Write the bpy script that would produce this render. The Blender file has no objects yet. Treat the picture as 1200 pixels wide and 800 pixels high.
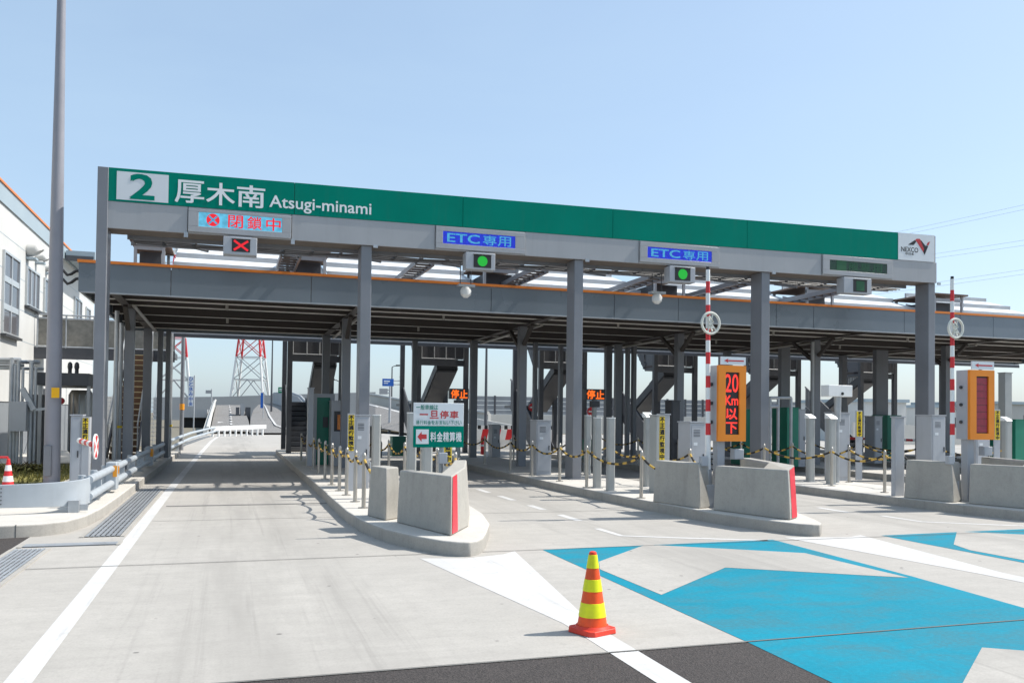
import bpy, bmesh, math, random
from mathutils import Vector, Matrix
random.seed(7)
sc = bpy.context.scene
COL = sc.collection

# ------------------------------------------------------------------ camera model (metres; X right, Y along the lanes, Z up)
CX, CY, H = 600.0, 465.0, 1.65
V1 = Vector((271 - CX, 483 - CY)); V2 = Vector((3750 - CX, 525 - CY))
F = math.sqrt(-(V1.dot(V2)))
dY = Vector((V1.x, V1.y, F)).normalized(); dX = Vector((V2.x, V2.y, F)).normalized()
dZ = dX.cross(dY)
if dZ.y > 0: dZ = -dZ
RW = Matrix((dX, dY, dZ))            # rows: world axes in image axes
def ray(px, py): return RW @ Vector((px - CX, py - CY, F))
def onz(px, py, z=0.0):
    d = ray(px, py); t = (z - H) / d.z; return Vector((d.x * t, d.y * t, z))
def onY(px, py, Y):
    d = ray(px, py); t = Y / d.y; return Vector((d.x * t, Y, H + d.z * t))
def onX(px, py, X):
    d = ray(px, py); t = X / d.x; return Vector((X, d.y * t, H + d.z * t))

# ------------------------------------------------------------------ materials
def nodes_of(name):
    m = bpy.data.materials.new(name); m.use_nodes = True
    nt = m.node_tree; b = nt.nodes['Principled BSDF']; return m, nt, b
def mixcol(nt, fac, a, b, blend='MIX'):
    n = nt.nodes.new('ShaderNodeMix'); n.data_type = 'RGBA'; n.blend_type = blend
    for s, v in ((n.inputs[0], fac), (n.inputs[6], a), (n.inputs[7], b)):
        if hasattr(v, 'is_output'): nt.links.new(v, s)
        elif isinstance(v, (int, float)): s.default_value = v
        else: s.default_value = (*v, 1)
    return n.outputs[2]
def noise(nt, vec, scale, detail=4, rough=.55, dist=0):
    n = nt.nodes.new('ShaderNodeTexNoise'); n.inputs['Scale'].default_value = scale
    n.inputs['Detail'].default_value = detail; n.inputs['Roughness'].default_value = rough
    n.inputs['Distortion'].default_value = dist
    if vec is not None: nt.links.new(vec, n.inputs['Vector'])
    return n.outputs['Fac']
def ramp(nt, v, a, b, lo=0.0, hi=1.0):
    n = nt.nodes.new('ShaderNodeMapRange'); n.clamp = True
    nt.links.new(v, n.inputs[0])
    n.inputs[1].default_value = a; n.inputs[2].default_value = b
    n.inputs[3].default_value = lo; n.inputs[4].default_value = hi
    return n.outputs[0]
def mth(nt, op, a, b=None):
    n = nt.nodes.new('ShaderNodeMath'); n.operation = op
    for i, v in enumerate((a, b)):
        if v is None: continue
        if hasattr(v, 'is_output'): nt.links.new(v, n.inputs[i])
        else: n.inputs[i].default_value = v
    return n.outputs[0]
def pos(nt, sc_=(1, 1, 1), obj=False):
    if obj:
        t = nt.nodes.new('ShaderNodeTexCoord'); o = t.outputs['Object']
    else:
        t = nt.nodes.new('ShaderNodeNewGeometry'); o = t.outputs['Position']
    mp = nt.nodes.new('ShaderNodeMapping'); mp.inputs['Scale'].default_value = sc_
    nt.links.new(o, mp.inputs['Vector']); return mp.outputs['Vector']
def bump(nt, b, h, strength=.2, dist=.01):
    n = nt.nodes.new('ShaderNodeBump'); n.inputs['Strength'].default_value = strength
    n.inputs['Distance'].default_value = dist
    nt.links.new(h, n.inputs['Height']); nt.links.new(n.outputs[0], b.inputs['Normal'])

def paint(name, col, rough=.5, metal=0.0, var=.12, scale=2.0, dirt=.0, coat=0.0):
    """painted or bare surface with soft colour variation, fine grain and rain-streak dirt"""
    m, nt, b = nodes_of(name)
    v = noise(nt, pos(nt), scale, 5, .6)
    st = noise(nt, pos(nt, (9, 9, .7)), 1.0, 3, .6)
    c1 = tuple(max(0, x * (1 - var)) for x in col); c2 = tuple(min(1, x * (1 + var)) for x in col)
    c = mixcol(nt, ramp(nt, v, .3, .7), c1, c2)
    if dirt > 0:
        c = mixcol(nt, ramp(nt, st, .5, .8, 0, dirt), c, (.12, .105, .085))
    nt.links.new(c, b.inputs['Base Color'])
    nt.links.new(ramp(nt, v, .3, .7, max(0, rough - .08), min(1, rough + .1)), b.inputs['Roughness'])
    b.inputs['Metallic'].default_value = metal
    b.inputs['Coat Weight'].default_value = coat
    g = noise(nt, pos(nt), 60, 3); bump(nt, b, g, .06, .004)
    return m
def emit(name, col, strength, base=(.02, .02, .02), dots=0):
    m, nt, b = nodes_of(name)
    b.inputs['Base Color'].default_value = (*base, 1); b.inputs['Roughness'].default_value = .35
    b.inputs['Emission Color'].default_value = (*col, 1)
    b.inputs['Emission Strength'].default_value = strength
    if dots:
        v = noise(nt, pos(nt), dots, 2)
        nt.links.new(ramp(nt, v, .35, .65, strength * .75, strength * 1.15), b.inputs['Emission Strength'])
    return m

def concrete_mat(name, base, grain=.16, streak=True, tyre=True, drips=0.0):
    m, nt, b = nodes_of(name)
    p = pos(nt)
    big = noise(nt, p, .35, 4, .6); mid = noise(nt, p, 3.2, 6, .65, .3); fine = noise(nt, p, 55, 4, .7)
    c = mixcol(nt, ramp(nt, big, .3, .7), tuple(x * .90 for x in base), tuple(x * 1.06 for x in base))
    c = mixcol(nt, ramp(nt, mid, .40, .72, 0, .55), c, tuple(x * .78 for x in base))
    c = mixcol(nt, ramp(nt, fine, .38, .72, 0, grain * 2.4), c, tuple(x * .55 for x in base))
    sp = noise(nt, p, 17, 5, .75, .2)
    c = mixcol(nt, ramp(nt, sp, .50, .74, 0, .42), c, tuple(x * .60 for x in base))
    if drips:
        dr = noise(nt, pos(nt, (7, 7, .45)), 1.0, 4, .65)
        c = mixcol(nt, mth(nt, 'MULTIPLY', ramp(nt, dr, .50, .78, 0, drips), ramp(nt, mid, .35, .6)), c, tuple(x * .42 for x in base))
    if streak:
        s = noise(nt, pos(nt, (.55, 7.5, 1)), 1.0, 5, .65)
        c = mixcol(nt, ramp(nt, s, .48, .76, 0, .42), c, tuple(x * .70 for x in base))
    if tyre:
        sx = nt.nodes.new('ShaderNodeSeparateXYZ'); nt.links.new(p, sx.inputs[0])
        u = mth(nt, 'MULTIPLY', mth(nt, 'ADD', sx.outputs[0], -0.3), 2 * math.pi / 5.17)
        u2 = mth(nt, 'COSINE', mth(nt, 'MULTIPLY', u, 1.0))
        tn = noise(nt, pos(nt, (1.2, .12, 1)), 1.6, 4, .6)
        f = mth(nt, 'MULTIPLY', ramp(nt, u2, .25, .9, 0, .8), ramp(nt, tn, .36, .66))
        c = mixcol(nt, f, c, tuple(x * .66 for x in base))
        tk = noise(nt, pos(nt, (5.5, .10, 1)), 1.0, 4, .7, .1)
        c = mixcol(nt, mth(nt, 'MULTIPLY', ramp(nt, tk, .54, .74, 0, .55), ramp(nt, u2, -.3, .6)), c, tuple(x * .52 for x in base))
        # small dark oil specks
        vo = nt.nodes.new('ShaderNodeTexVoronoi'); vo.inputs['Scale'].default_value = 2.3; nt.links.new(p, vo.inputs['Vector'])
        c = mixcol(nt, ramp(nt, vo.outputs['Distance'], .035, .06, .7, 0), c, (.09, .085, .08))
    nt.links.new(c, b.inputs['Base Color'])
    b.inputs['Roughness'].default_value = .88
    h = mth(nt, 'ADD', mth(nt, 'MULTIPLY', fine, .5), mid)
    bump(nt, b, h, .25, .006)
    return m
def asphalt_mat(name, base):
    m, nt, b = nodes_of(name)
    p = pos(nt)
    vo = nt.nodes.new('ShaderNodeTexVoronoi'); vo.inputs['Scale'].default_value = 95; nt.links.new(p, vo.inputs['Vector'])
    big = noise(nt, p, .5, 5, .6); fine = noise(nt, p, 120, 3, .7)
    sep = nt.nodes.new('ShaderNodeSeparateColor'); nt.links.new(vo.outputs['Color'], sep.inputs[0])
    c = mixcol(nt, ramp(nt, sep.outputs[0], .1, 1.0), tuple(x * .65 for x in base), tuple(x * 1.7 for x in base))
    c = mixcol(nt, ramp(nt, big, .35, .7, 0, .4), c, tuple(x * .75 for x in base))
    nt.links.new(c, b.inputs['Base Color']); b.inputs['Roughness'].default_value = .85
    bump(nt, b, vo.outputs['Distance'], .6, .006)
    return m
def roadpaint(name, col, under, wear=.35, scale=4.0, patchy=0):
    m, nt, b = nodes_of(name)
    p = pos(nt)
    a = noise(nt, p, scale, 8, .72, .4); fine = noise(nt, p, 70, 4, .7); big = noise(nt, p, .8, 4, .6)
    c = mixcol(nt, ramp(nt, big, .3, .7), tuple(x * .86 for x in col), tuple(min(1, x * 1.06) for x in col))
    w = mth(nt, 'MULTIPLY', ramp(nt, a, .56, .80, 0, 1), ramp(nt, fine, .38, .62))
    c = mixcol(nt, mth(nt, 'MULTIPLY', w, wear * 2), c, under)
    s = noise(nt, pos(nt, (1.3, 14, 1)), 1.0, 5, .7)
    c = mixcol(nt, ramp(nt, s, .55, .8, 0, wear), c, tuple(.72 * x + .012 for x in col) if col[0] < .3 else tuple(x * .70 for x in col))
    if patchy:
        pn = noise(nt, pos(nt, (.8, 1.6, 1)), 1.5, 8, .68, .5); gn = noise(nt, p, 28, 4, .7)
        c = mixcol(nt, ramp(nt, pn, .44, .62, 0, patchy), c, tuple(.25 * a + .75 * b_ for a, b_ in zip(col, under)))
        c = mixcol(nt, ramp(nt, gn, .45, .7, 0, patchy * .5), c, tuple(1.35 * a for a in col))
    # grey scuffs dragged along the driving direction
    sc2 = noise(nt, pos(nt, (11, .5, 1)), 1.0, 4, .7)
    c = mixcol(nt, mth(nt, 'MULTIPLY', ramp(nt, sc2, .56, .76, 0, wear * 1.1), ramp(nt, big, .35, .6)), c, tuple(.5 * x + .02 for x in col))
    nt.links.new(c, b.inputs['Base Color']); b.inputs['Roughness'].default_value = .85
    b.inputs['Specular IOR Level'].default_value = .25
    bump(nt, b, fine, .4, .005)
    return m

M = {}
M['concrete_road'] = concrete_mat('concrete_road', (.445, .418, .38))
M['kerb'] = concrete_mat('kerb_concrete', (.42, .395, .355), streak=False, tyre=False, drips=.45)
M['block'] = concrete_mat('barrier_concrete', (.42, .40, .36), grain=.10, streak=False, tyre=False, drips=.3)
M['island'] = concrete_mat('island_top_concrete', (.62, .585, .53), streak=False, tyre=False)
M['asphalt'] = asphalt_mat('asphalt', (.043, .036, .033))
M['ramp'] = asphalt_mat('ramp_asphalt', (.185, .175, .165))
M['soil'] = paint('dry_ground', (.17, .15, .11), .95, 0, .3, 1.2)
M['white_line'] = roadpaint('white_road_paint', (.57, .56, .545), (.33, .32, .30), .7)
M['blue_line'] = roadpaint('blue_road_paint', (.0, .215, .305), (.045, .165, .205), .42, 3.0, patchy=.95)
M['joint'] = paint('joint_sealant', (.16, .155, .15), .9)
M['joint_soft'] = paint('slab_joint', (.15, .145, .135), .9)
M['steel'] = paint('grey_painted_steel', (.195, .203, .222), .42, 0, .08, 1.4, .10)
M['panel'] = paint('grey_fascia_panel', (.36, .365, .375), .40, .0, .06, .9, .10)
M['gantry_soffit'] = paint('gantry_soffit', (.17, .145, .125), .6, 0, .1, 2)
M['pole'] = paint('lamp_pole_paint', (.27, .268, .295), .42, 0, .05, 2, .05)
M['tag_orange'] = paint('orange_yellow_tag', (.86, .44, .0), .45)
M['fascia'] = paint('canopy_fascia_panel', (.165, .195, .225), .30, .0, .10, .6, .06)
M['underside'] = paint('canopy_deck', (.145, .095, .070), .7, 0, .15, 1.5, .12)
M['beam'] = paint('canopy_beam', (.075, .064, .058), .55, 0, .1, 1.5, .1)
M['pale_steel'] = paint('pale_grey_steel', (.42, .43, .44), .4, 0, .08, 3)
M['brace'] = paint('galvanised_brace', (.40, .38, .35), .4, .2, .1, 4)
M['lit_flange'] = paint('painted_lit_flange', (.72, .69, .64), .5, 0, .05, 3)  # near-white puts the lit lower edges of the purlins into the colour
M['orange_trim'] = paint('orange_trim', (.72, .21, .03), .4, 0, .05, 2)
M['green'] = paint('green_sign_sheet', (.0, .205, .145), .6, 0, .07, 1, .06); M['green'].node_tree.nodes['Principled BSDF'].inputs['Specular IOR Level'].default_value = .05
M['green_box'] = paint('green_cabinet_paint', (.006, .19, .12), .42, 0, .1, 2, .1)
M['sign_white'] = paint('white_sign_sheet', (.66, .69, .71), .4, 0, .03, 2)
M['sign_text'] = paint('white_lettering', (.78, .80, .80), .4, 0, .02, 2)
M['galv'] = paint('galvanised_steel', (.40, .42, .44), .38, .45, .12, 5, .06)
M['guard'] = paint('guardrail_paint', (.39, .425, .455), .5, .05, .07, 3, .08)
M['stainless'] = paint('stainless_steel', (.45, .425, .385), .38, .7, .06, 5)
M['cabinet'] = paint('cabinet_grey', (.40, .415, .44), .42, 0, .05, 2, .08)
M['bollard'] = paint('bollard_grey', (.36, .37, .36), .42, .1, .06, 3, .08)
M['white'] = paint('white_enamel', (.78, .78, .76), .45, 0, .05, 2, .06)
M['ring'] = paint('cream_guard_ring', (.66, .65, .57), .45, 0, .05, 6)
M['red'] = paint('red_enamel', (.62, .025, .03), .42, 0, .08, 4, .04)
M['red_stripe'] = paint('red_reflective_stripe', (.66, .035, .055), .45, 0, .12, 6, .1)
M['dark_red'] = paint('dark_red_letters', (.50, .03, .035), .5)
M['teal_text'] = paint('green_letters', (.01, .22, .17), .5)
M['yellow'] = paint('yellow_sign_sheet', (.82, .58, .01), .45, 0, .04, 3)
M['black'] = paint('black_plastic', (.015, .015, .016), .5)
M['dark'] = paint('dark_metal', (.05, .052, .057), .5, 0, .15, 3)
M['orange_box'] = paint('orange_display_case', (.78, .235, .012), .42, 0, .05, 2)
M['cone'] = paint('cone_orange', (.86, .085, .006), .5, 0, .10, 14, .25)
M['cone_base'] = paint('cone_base_red', (.72, .045, .02), .5, 0, .1, 8, .06)
M['cone_yellow'] = paint('cone_reflective_yellow', (.80, .82, .005), .45, 0, .08, 14, .22)
M['cone_white'] = paint('cone_reflective_white', (.78, .78, .78), .4, 0, .04, 12)
M['rope_yellow'] = paint('rope_yellow', (.52, .33, .06), .7, 0, .2, 30)
M['rope_black'] = paint('rope_black', (.02, .018, .016), .7, 0, .2, 30)
M['roof_white'] = paint('white_roof_sheet', (.74, .76, .77), .35, .0, .04, 2)
M['bldg'] = paint('office_white_siding', (.60, .595, .57), .6, 0, .05, .7, .05)
M['plinth'] = paint('office_plinth', (.22, .235, .25), .6, 0, .08, 1)
M['parapet'] = paint('office_parapet', (.34, .41, .45), .5, 0, .05, .8)
M['frame'] = paint('aluminium_frame', (.55, .57, .57), .35, .4, .05, 4)
M['stair'] = paint('stair_grey', (.070, .073, .082), .5, 0, .12, 3, .1)
M['rail_panel'] = paint('railing_panel', (.10, .10, .11), .5, 0, .15, 4, .15)
M['brown_panel'] = paint('perforated_railing_sheet', (.23, .215, .185), .55, .1, .25, 5)
M['soundwall'] = paint('sound_wall_panel', (.22, .235, .255), .6, 0, .12, .5, .06)
M['viaduct'] = paint('viaduct_concrete', (.34, .35, .36), .8, 0, .1, .1, .1)
M['wallc'] = paint('retaining_wall', (.50, .49, .46), .85, 0, .1, .2, .1)
M['shade_gap'] = paint('painted_shade_dark', (.02, .02, .021), .9)  # near-black colour stands for shade inside hollows
M['bark'] = paint('bark', (.13, .10, .075), .9, 0, .2, 8)
M['brown_step'] = paint('rusty_step', (.15, .085, .05), .7, 0, .2, 6)
M['tread'] = paint('pale_tread_nosing', (.50, .42, .24), .6)
M['grass'] = paint('grass_blade', (.21, .19, .055), .8, 0, .4, 3)
M['blue_sign'] = paint('blue_sign', (.01, .10, .42), .45)
M['hwy_green'] = paint('green_road_sign', (.005, .20, .085), .45)
M['orange_ref'] = paint('orange_reflector', (.80, .32, .02), .3)
M['poster'] = paint('orange_notice', (.72, .24, .06), .5, 0, .3, 14)
M['led_dark'] = paint('led_board_dark', (.022, .018, .018), .35)
M['led_unlit'] = paint('led_board_unlit_green', (.012, .045, .022), .3, 0, .4, 7)
M['led_unlit_txt'] = paint('led_text_unlit', (.012, .09, .032), .4)
M['led_blue'] = emit('led_blue', (.0, .014, .46), .85, dots=30)
M['led_cyan'] = emit('led_cyan', (.05, .32, .56), .75, dots=40)
M['led_sky'] = emit('led_sky', (.10, .44, .66), .72, dots=9)
M['led_red'] = emit('led_red', (.75, .0, .008), .75)
M['led_red2'] = emit('led_red_letters', (1.0, .035, .02), .95, dots=60)
M['led_dim'] = emit('led_dim_red', (.22, .012, .03), .42, (.05, .02, .03), dots=16)
M['led_green'] = emit('led_green', (.0, .36, .015), .8)
M['led_orange'] = emit('led_orange', (1.0, .15, .0), .8, dots=60)
def glass_mat():
    m, nt, b = nodes_of('window_glass')
    v = noise(nt, pos(nt), .8, 3)
    nt.links.new(mixcol(nt, ramp(nt, v, .3, .7), (.09, .09, .10), (.15, .145, .155)), b.inputs['Base Color'])
    b.inputs['Roughness'].default_value = .12; b.inputs['Specular IOR Level'].default_value = .4
    return m
M['glass'] = glass_mat()

# ------------------------------------------------------------------ mesh builder
class MB:
    def __init__(s): s.v = []; s.f = []; s.m = []; s.sm = []
    def quad(s, pts, mi=0, smooth=False):
        n = len(s.v); s.v += [tuple(p) for p in pts]; s.f.append(tuple(range(n, n + len(pts)))); s.m.append(mi); s.sm.append(smooth); return s
    def box(s, x0, x1, y0, y1, z0, z1, mi=0):
        return s.hexa([(x0, y0, z0), (x1, y0, z0), (x1, y1, z0), (x0, y1, z0), (x0, y0, z1), (x1, y0, z1), (x1, y1, z1), (x0, y1, z1)], mi)
    def hexa(s, p, mi=0):
        n = len(s.v); s.v += [tuple(q) for q in p]
        for f in ((0, 3, 2, 1), (4, 5, 6, 7), (0, 1, 5, 4), (1, 2, 6, 5), (2, 3, 7, 6), (3, 0, 4, 7)):
            s.f.append(tuple(n + i for i in f)); s.m.append(mi); s.sm.append(False)
        return s
    def prism(s, lo, hi, mi=0, mtop=None):
        """loft between two point loops with the same number of points (counter-clockwise from above)"""
        n = len(s.v); k = len(lo); s.v += [tuple(p) for p in lo] + [tuple(p) for p in hi]
        s.f.append(tuple(n + i for i in reversed(range(k)))); s.m.append(mi); s.sm.append(False)
        s.f.append(tuple(n + k + i for i in range(k))); s.m.append(mi if mtop is None else mtop); s.sm.append(False)
        for i in range(k):
            j = (i + 1) % k; s.f.append((n + i, n + j, n + k + j, n + k + i)); s.m.append(mi); s.sm.append(False)
        return s
    def poly(s, pts2, z0, z1, mi=0, mtop=None):
        return s.prism([(x, y, z0) for x, y in pts2], [(x, y, z1) for x, y in pts2], mi, mtop)
    def tube(s, pts, r, n=8, mi=None, caps=True, closed=False):
        """round bar through points; r a number or one per point; mi a number or function(segment)"""
        pts = [Vector(p) for p in pts]; k = len(pts); rs = r if isinstance(r, (list, tuple)) else [r] * k
        base = len(s.v); up = None
        for i, p in enumerate(pts):
            if closed: t = pts[(i + 1) % k] - pts[i - 1]
            else: t = pts[min(i + 1, k - 1)] - pts[max(i - 1, 0)]
            t.normalize()
            a = Vector((0, 0, 1)) if abs(t.z) < .95 else Vector((0, 1, 0))
            if closed: a = Vector((0, 1, 0)) if abs(t.y) < .9 else Vector((1, 0, 0))
            u = t.cross(a).normalized(); w = u.cross(t)
            for q in range(n):
                an = 2 * math.pi * q / n; s.v.append(tuple(p + (u * math.cos(an) + w * math.sin(an)) * rs[i]))
        segs = k if closed else k - 1
        for i in range(segs):
            m_ = mi(i) if callable(mi) else (mi or 0)
            for q in range(n):
                a = base + i * n + q; b_ = base + i * n + (q + 1) % n; i2 = (i + 1) % k
                s.f.append((a, base + i2 * n + q, base + i2 * n + (q + 1) % n, b_)); s.m.append(m_); s.sm.append(True)
        if caps and not closed:
            for i in (0, k - 1):
                f = tuple(base + i * n + q for q in range(n)); s.f.append(f if i == 0 else f[::-1]); s.m.append(mi(max(0, i - 1)) if callable(mi) else (mi or 0)); s.sm.append(False)
        return s
    def cyl(s, x, y, z0, z1, r, r2=None, n=14, mi=0):
        return s.tube([(x, y, z0), (x, y, z1)], [r, r if r2 is None else r2], n, mi)
    def bar(s, a, b, w, h, mi=0):
        """square bar from a to b, w across, h in the upright direction"""
        a = Vector(a); b = Vector(b); t = (b - a).normalized()
        up = Vector((0, 0, 1)) if abs(t.z) < .97 else Vector((0, 1, 0))
        u = t.cross(up).normalized() * (w / 2); v = u.normalized().cross(t).normalized() * (h / 2)
        p = [a - u - v, a + u - v, b + u - v, b - u - v, a - u + v, a + u + v, b + u + v, b - u + v]
        return s.hexa(p, mi)
    def build(s, name, mats, parent=None, bevel=0, local=False):
        me = bpy.data.meshes.new(name)
        off = Vector((0, 0, 0))
        if parent is not None and not local:
            q = parent
            while q is not None: off += q.location; q = q.parent
        me.from_pydata([(x - off.x, y - off.y, z - off.z) for x, y, z in s.v], [], s.f)
        ms = mats if isinstance(mats, (list, tuple)) else [mats]
        for k in ms: me.materials.append(M[k] if isinstance(k, str) else k)
        me.polygons.foreach_set('material_index', [min(i, len(ms) - 1) for i in s.m])
        me.polygons.foreach_set('use_smooth', s.sm)
        bm = bmesh.new(); bm.from_mesh(me); bmesh.ops.recalc_face_normals(bm, faces=bm.faces); bm.to_mesh(me); bm.free()
        me.update()
        me.set_sharp_from_angle(angle=.65)
        o = bpy.data.objects.new(name, me); COL.objects.link(o)
        if parent is not None: o.parent = parent
        if bevel:
            md = o.modifiers.new('edge', 'BEVEL'); md.width = bevel; md.segments = 2; md.limit_method = 'ANGLE'; md.angle_limit = .6
        return o

def thing(name, label, cat, loc=(0, 0, 0), group=None):
    o = bpy.data.objects.new(name, None); o.empty_display_size = .2; COL.objects.link(o)
    o.location = loc; return tag(o, label, cat, group)
def tag(o, label, cat, group=None):
    o['label'] = label; o['category'] = cat
    if group: o['group'] = group
    return o
def struct(name, mb, mat, bevel=0):
    o = mb.build(name, mat, None, bevel); o['kind'] = 'structure'; return o
def copy_tree(o, parent=None):
    c = o.copy(); COL.objects.link(c)
    if parent is not None: c.parent = parent
    for ch in list(o.children): copy_tree(ch, c)
    return c
def put(root, loc, label, group=None, rz=0):
    root.location = loc; root.rotation_euler = (0, 0, rz); root['label'] = label
    if group: root['group'] = group
    return root
ORD = ['first', 'second', 'third', 'fourth', 'fifth', 'sixth', 'seventh', 'eighth', 'ninth', 'tenth', 'eleventh', 'twelfth', 'thirteenth', 'fourteenth']

# ------------------------------------------------------------------ lettering: flat glyph outlines, fitted into a rectangle
def glyphs(body, bold=0.0):
    cu = bpy.data.curves.new('lettering', 'FONT'); cu.body = body; cu.size = 1.0; cu.offset = bold; cu.resolution_u = 3
    ob = bpy.data.objects.new('lettering', cu); COL.objects.link(ob)
    bpy.context.view_layer.update()
    me = bpy.data.meshes.new_from_object(ob.evaluated_get(bpy.context.evaluated_depsgraph_get()))
    vs = [v.co.copy() for v in me.vertices]; fs = [tuple(p.vertices) for p in me.polygons]
    bpy.data.objects.remove(ob); bpy.data.curves.remove(cu); bpy.data.meshes.remove(me)
    return vs, fs
def write(mb, body, rect, y, bold=0.0, mi=0, square=None, zf=None, thick=.004):
    """rect = x0, x1, z0, z1 on a plane facing -Y at y; glyph slab of the given thickness"""
    vs, fs = glyphs(body, 0)
    if not vs: return
    a = min(v.x for v in vs); b = max(v.x for v in vs); c = min(v.y for v in vs); d = max(v.y for v in vs)
    x0, x1, z0, z1 = rect
    if square: a, b, c, d = square
    def P(v, yy):
        X = x0 + (v.x - a) / (b - a) * (x1 - x0); Z = z0 + (v.y - c) / (d - c) * (z1 - z0)
        if zf: Z += zf(X)
        return (X, yy, Z)
    g = bold * .55
    step = ((0, 0),) if g < .004 else ((0, 0), (g, g), (-g, g), (g, -g), (-g, -g))
    kx = 1.0; kz = 1.0
    for s_, (ox, oz) in enumerate(step):
        n = len(mb.v)
        for v in vs:
            q = v.copy(); q.x += ox; q.y += oz; mb.v.append(P(q, y - .00035 * s_))
        for f in fs: mb.f.append(tuple(n + i for i in f)); mb.m.append(mi); mb.sm.append(False)

# ================================================================== SETTING: ground, roads, islands, markings
struct('ground', MB().quad([(-900, -300, -.06), (900, -300, -.06), (900, 1500, -.06), (-900, 1500, -.06)]), 'soil')
struct('asphalt_road', MB().quad([(-40, -25, 0), (60, -25, 0), (60, 5.6, 0), (-40, 5.6, 0)])
       .quad([(-40, 5.6, 0), (-2.46, 5.6, 0), (-2.46, 13.2, 0), (-40, 13.2, 0)]), 'asphalt')
struct('concrete_road', MB().quad([(-2.46, 5.6, 0), (60, 5.6, 0), (60, 36, 0), (-2.46, 36, 0)])
       .quad([(-2.3, 36, 0), (60, 36, 0), (60, 74, 0), (-2.3, 74, 0)]), 'concrete_road')
def ribbon(mb, pts, w, z=.0025, mi=0):
    """painted stripe along 2D points"""
    P = [Vector((p[0], p[1])) for p in pts]; L = []; R = []
    for i, p in enumerate(P):
        t = (P[min(i + 1, len(P) - 1)] - P[max(i - 1, 0)]).normalized(); n = Vector((-t.y, t.x)) * w / 2
        L.append(p + n); R.append(p - n)
    for i in range(len(P) - 1):
        mb.quad([(R[i].x, R[i].y, z), (R[i + 1].x, R[i + 1].y, z), (L[i + 1].x, L[i + 1].y, z), (L[i].x, L[i].y, z)], mi)
    return mb
def g2(*px): return [onz(*p).to_2d() for p in px]
def flat(mb, pts, z=.0025, mi=0): mb.quad([(p[0], p[1], z) for p in pts], mi); return mb

w = MB()
ribbon(w, [(-1.20, 3.6), (-1.20, 22), (-1.16, 34), (-1.05, 52), (-.85, 61), (-.1, 63.5)], .165)      # left edge line of lane one
ribbon(w, [(-.1, 63.5), (3, 64.5), (9, 66)], .2)
flat(w, [(2.09, 9.84), (2.55, 6.5), (2.55, 4.0), (2.75, 4.0), (2.77, 6.05), (2.80, 6.6), (3.32, 10.1), (3.12, 9.9), (2.62, 9.72)])  # gore in front of the nearest island
flat(w, [(7.36, 10.38), (7.75, 7.4), (7.9, 4.6), (8.1, 4.6), (8.05, 7.4), (8.62, 10.35), (8.3, 10.2)])
flat(w, [(12.56, 10.6), (13.0, 7.4), (13.1, 4.6), (13.3, 4.6), (13.25, 7.4), (13.82, 10.6), (13.4, 10.4)])
ln = g2((557, 573), (572, 577)), g2((580, 581), (600, 586)), g2((613, 592), (635, 597)), g2((652, 603), (680, 610))
for a in ln: ribbon(w, [(5.28, a[0].y), (5.28, a[1].y)], .13)
ribbon(w, g2((700, 619), (728, 627.5), (800, 630), (900, 633)), .11)
for a in ln: ribbon(w, [(10.5, a[0].y + .1), (10.5, a[1].y + .1)], .13)
ribbon(w, g2((1033, 604), (1080, 611), (1150, 614), (1200, 616)), .11)
ribbon(w, [(15.6, 11.0), (15.9, 10.6), (18.5, 10.6)], .11)
struct('road_lines', w, 'white_line')
bl = MB(); lt = MB()
chev = g2((702, 658), (757, 638), (943, 648), (1065, 677), (850, 665), (775, 697), (703, 667))
for dx, dy in ((0, 0), (5.2, .12), (10.4, .24)):
    flat(bl, [(3.69 + dx, 10.12 + dy), (3.66 + dx, 5.6 + dy), (3.56 + dx, 3.2 + dy), (6.55 + dx, 3.2 + dy), (6.73 + dx, 5.97 + dy), (6.90 + dx, 7.5 + dy), (7.08 + dx, 10.24 + dy)])
    flat(lt, [(p.x + dx, p.y + dy) for p in chev], .005)
    flat(lt, [(5.24 + dx, 5.0 + dy), (3.95 + dx, 4.0 + dy), (3.9 + dx, 3.2 + dy), (6.45 + dx, 3.2 + dy), (6.62 + dx, 4.1 + dy)], .005)
struct('blue_lane_marking', bl, 'blue_line'); struct('lane_chevron', lt, 'concrete_road')
jt = MB(); js = MB()
jt.quad([(-1.05, 16.22, .004), (1.70, 16.22, .004), (1.70, 16.36, .004), (-1.05, 16.36, .004)])
for y in (10.12, 5.6): js.quad([(-2.0, y - .010, .007), (30, y - .010, .007), (30, y + .010, .007), (-2.0, y + .010, .007)])
for y in (14.1, 20.4, 25, 30): js.quad([(-1.1, y - .008, .003), (30, y - .008, .003), (30, y + .008, .003), (-1.1, y + .008, .003)])
struct('expansion_joint', jt, 'joint'); struct('slab_joint', js, 'joint_soft')

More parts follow.
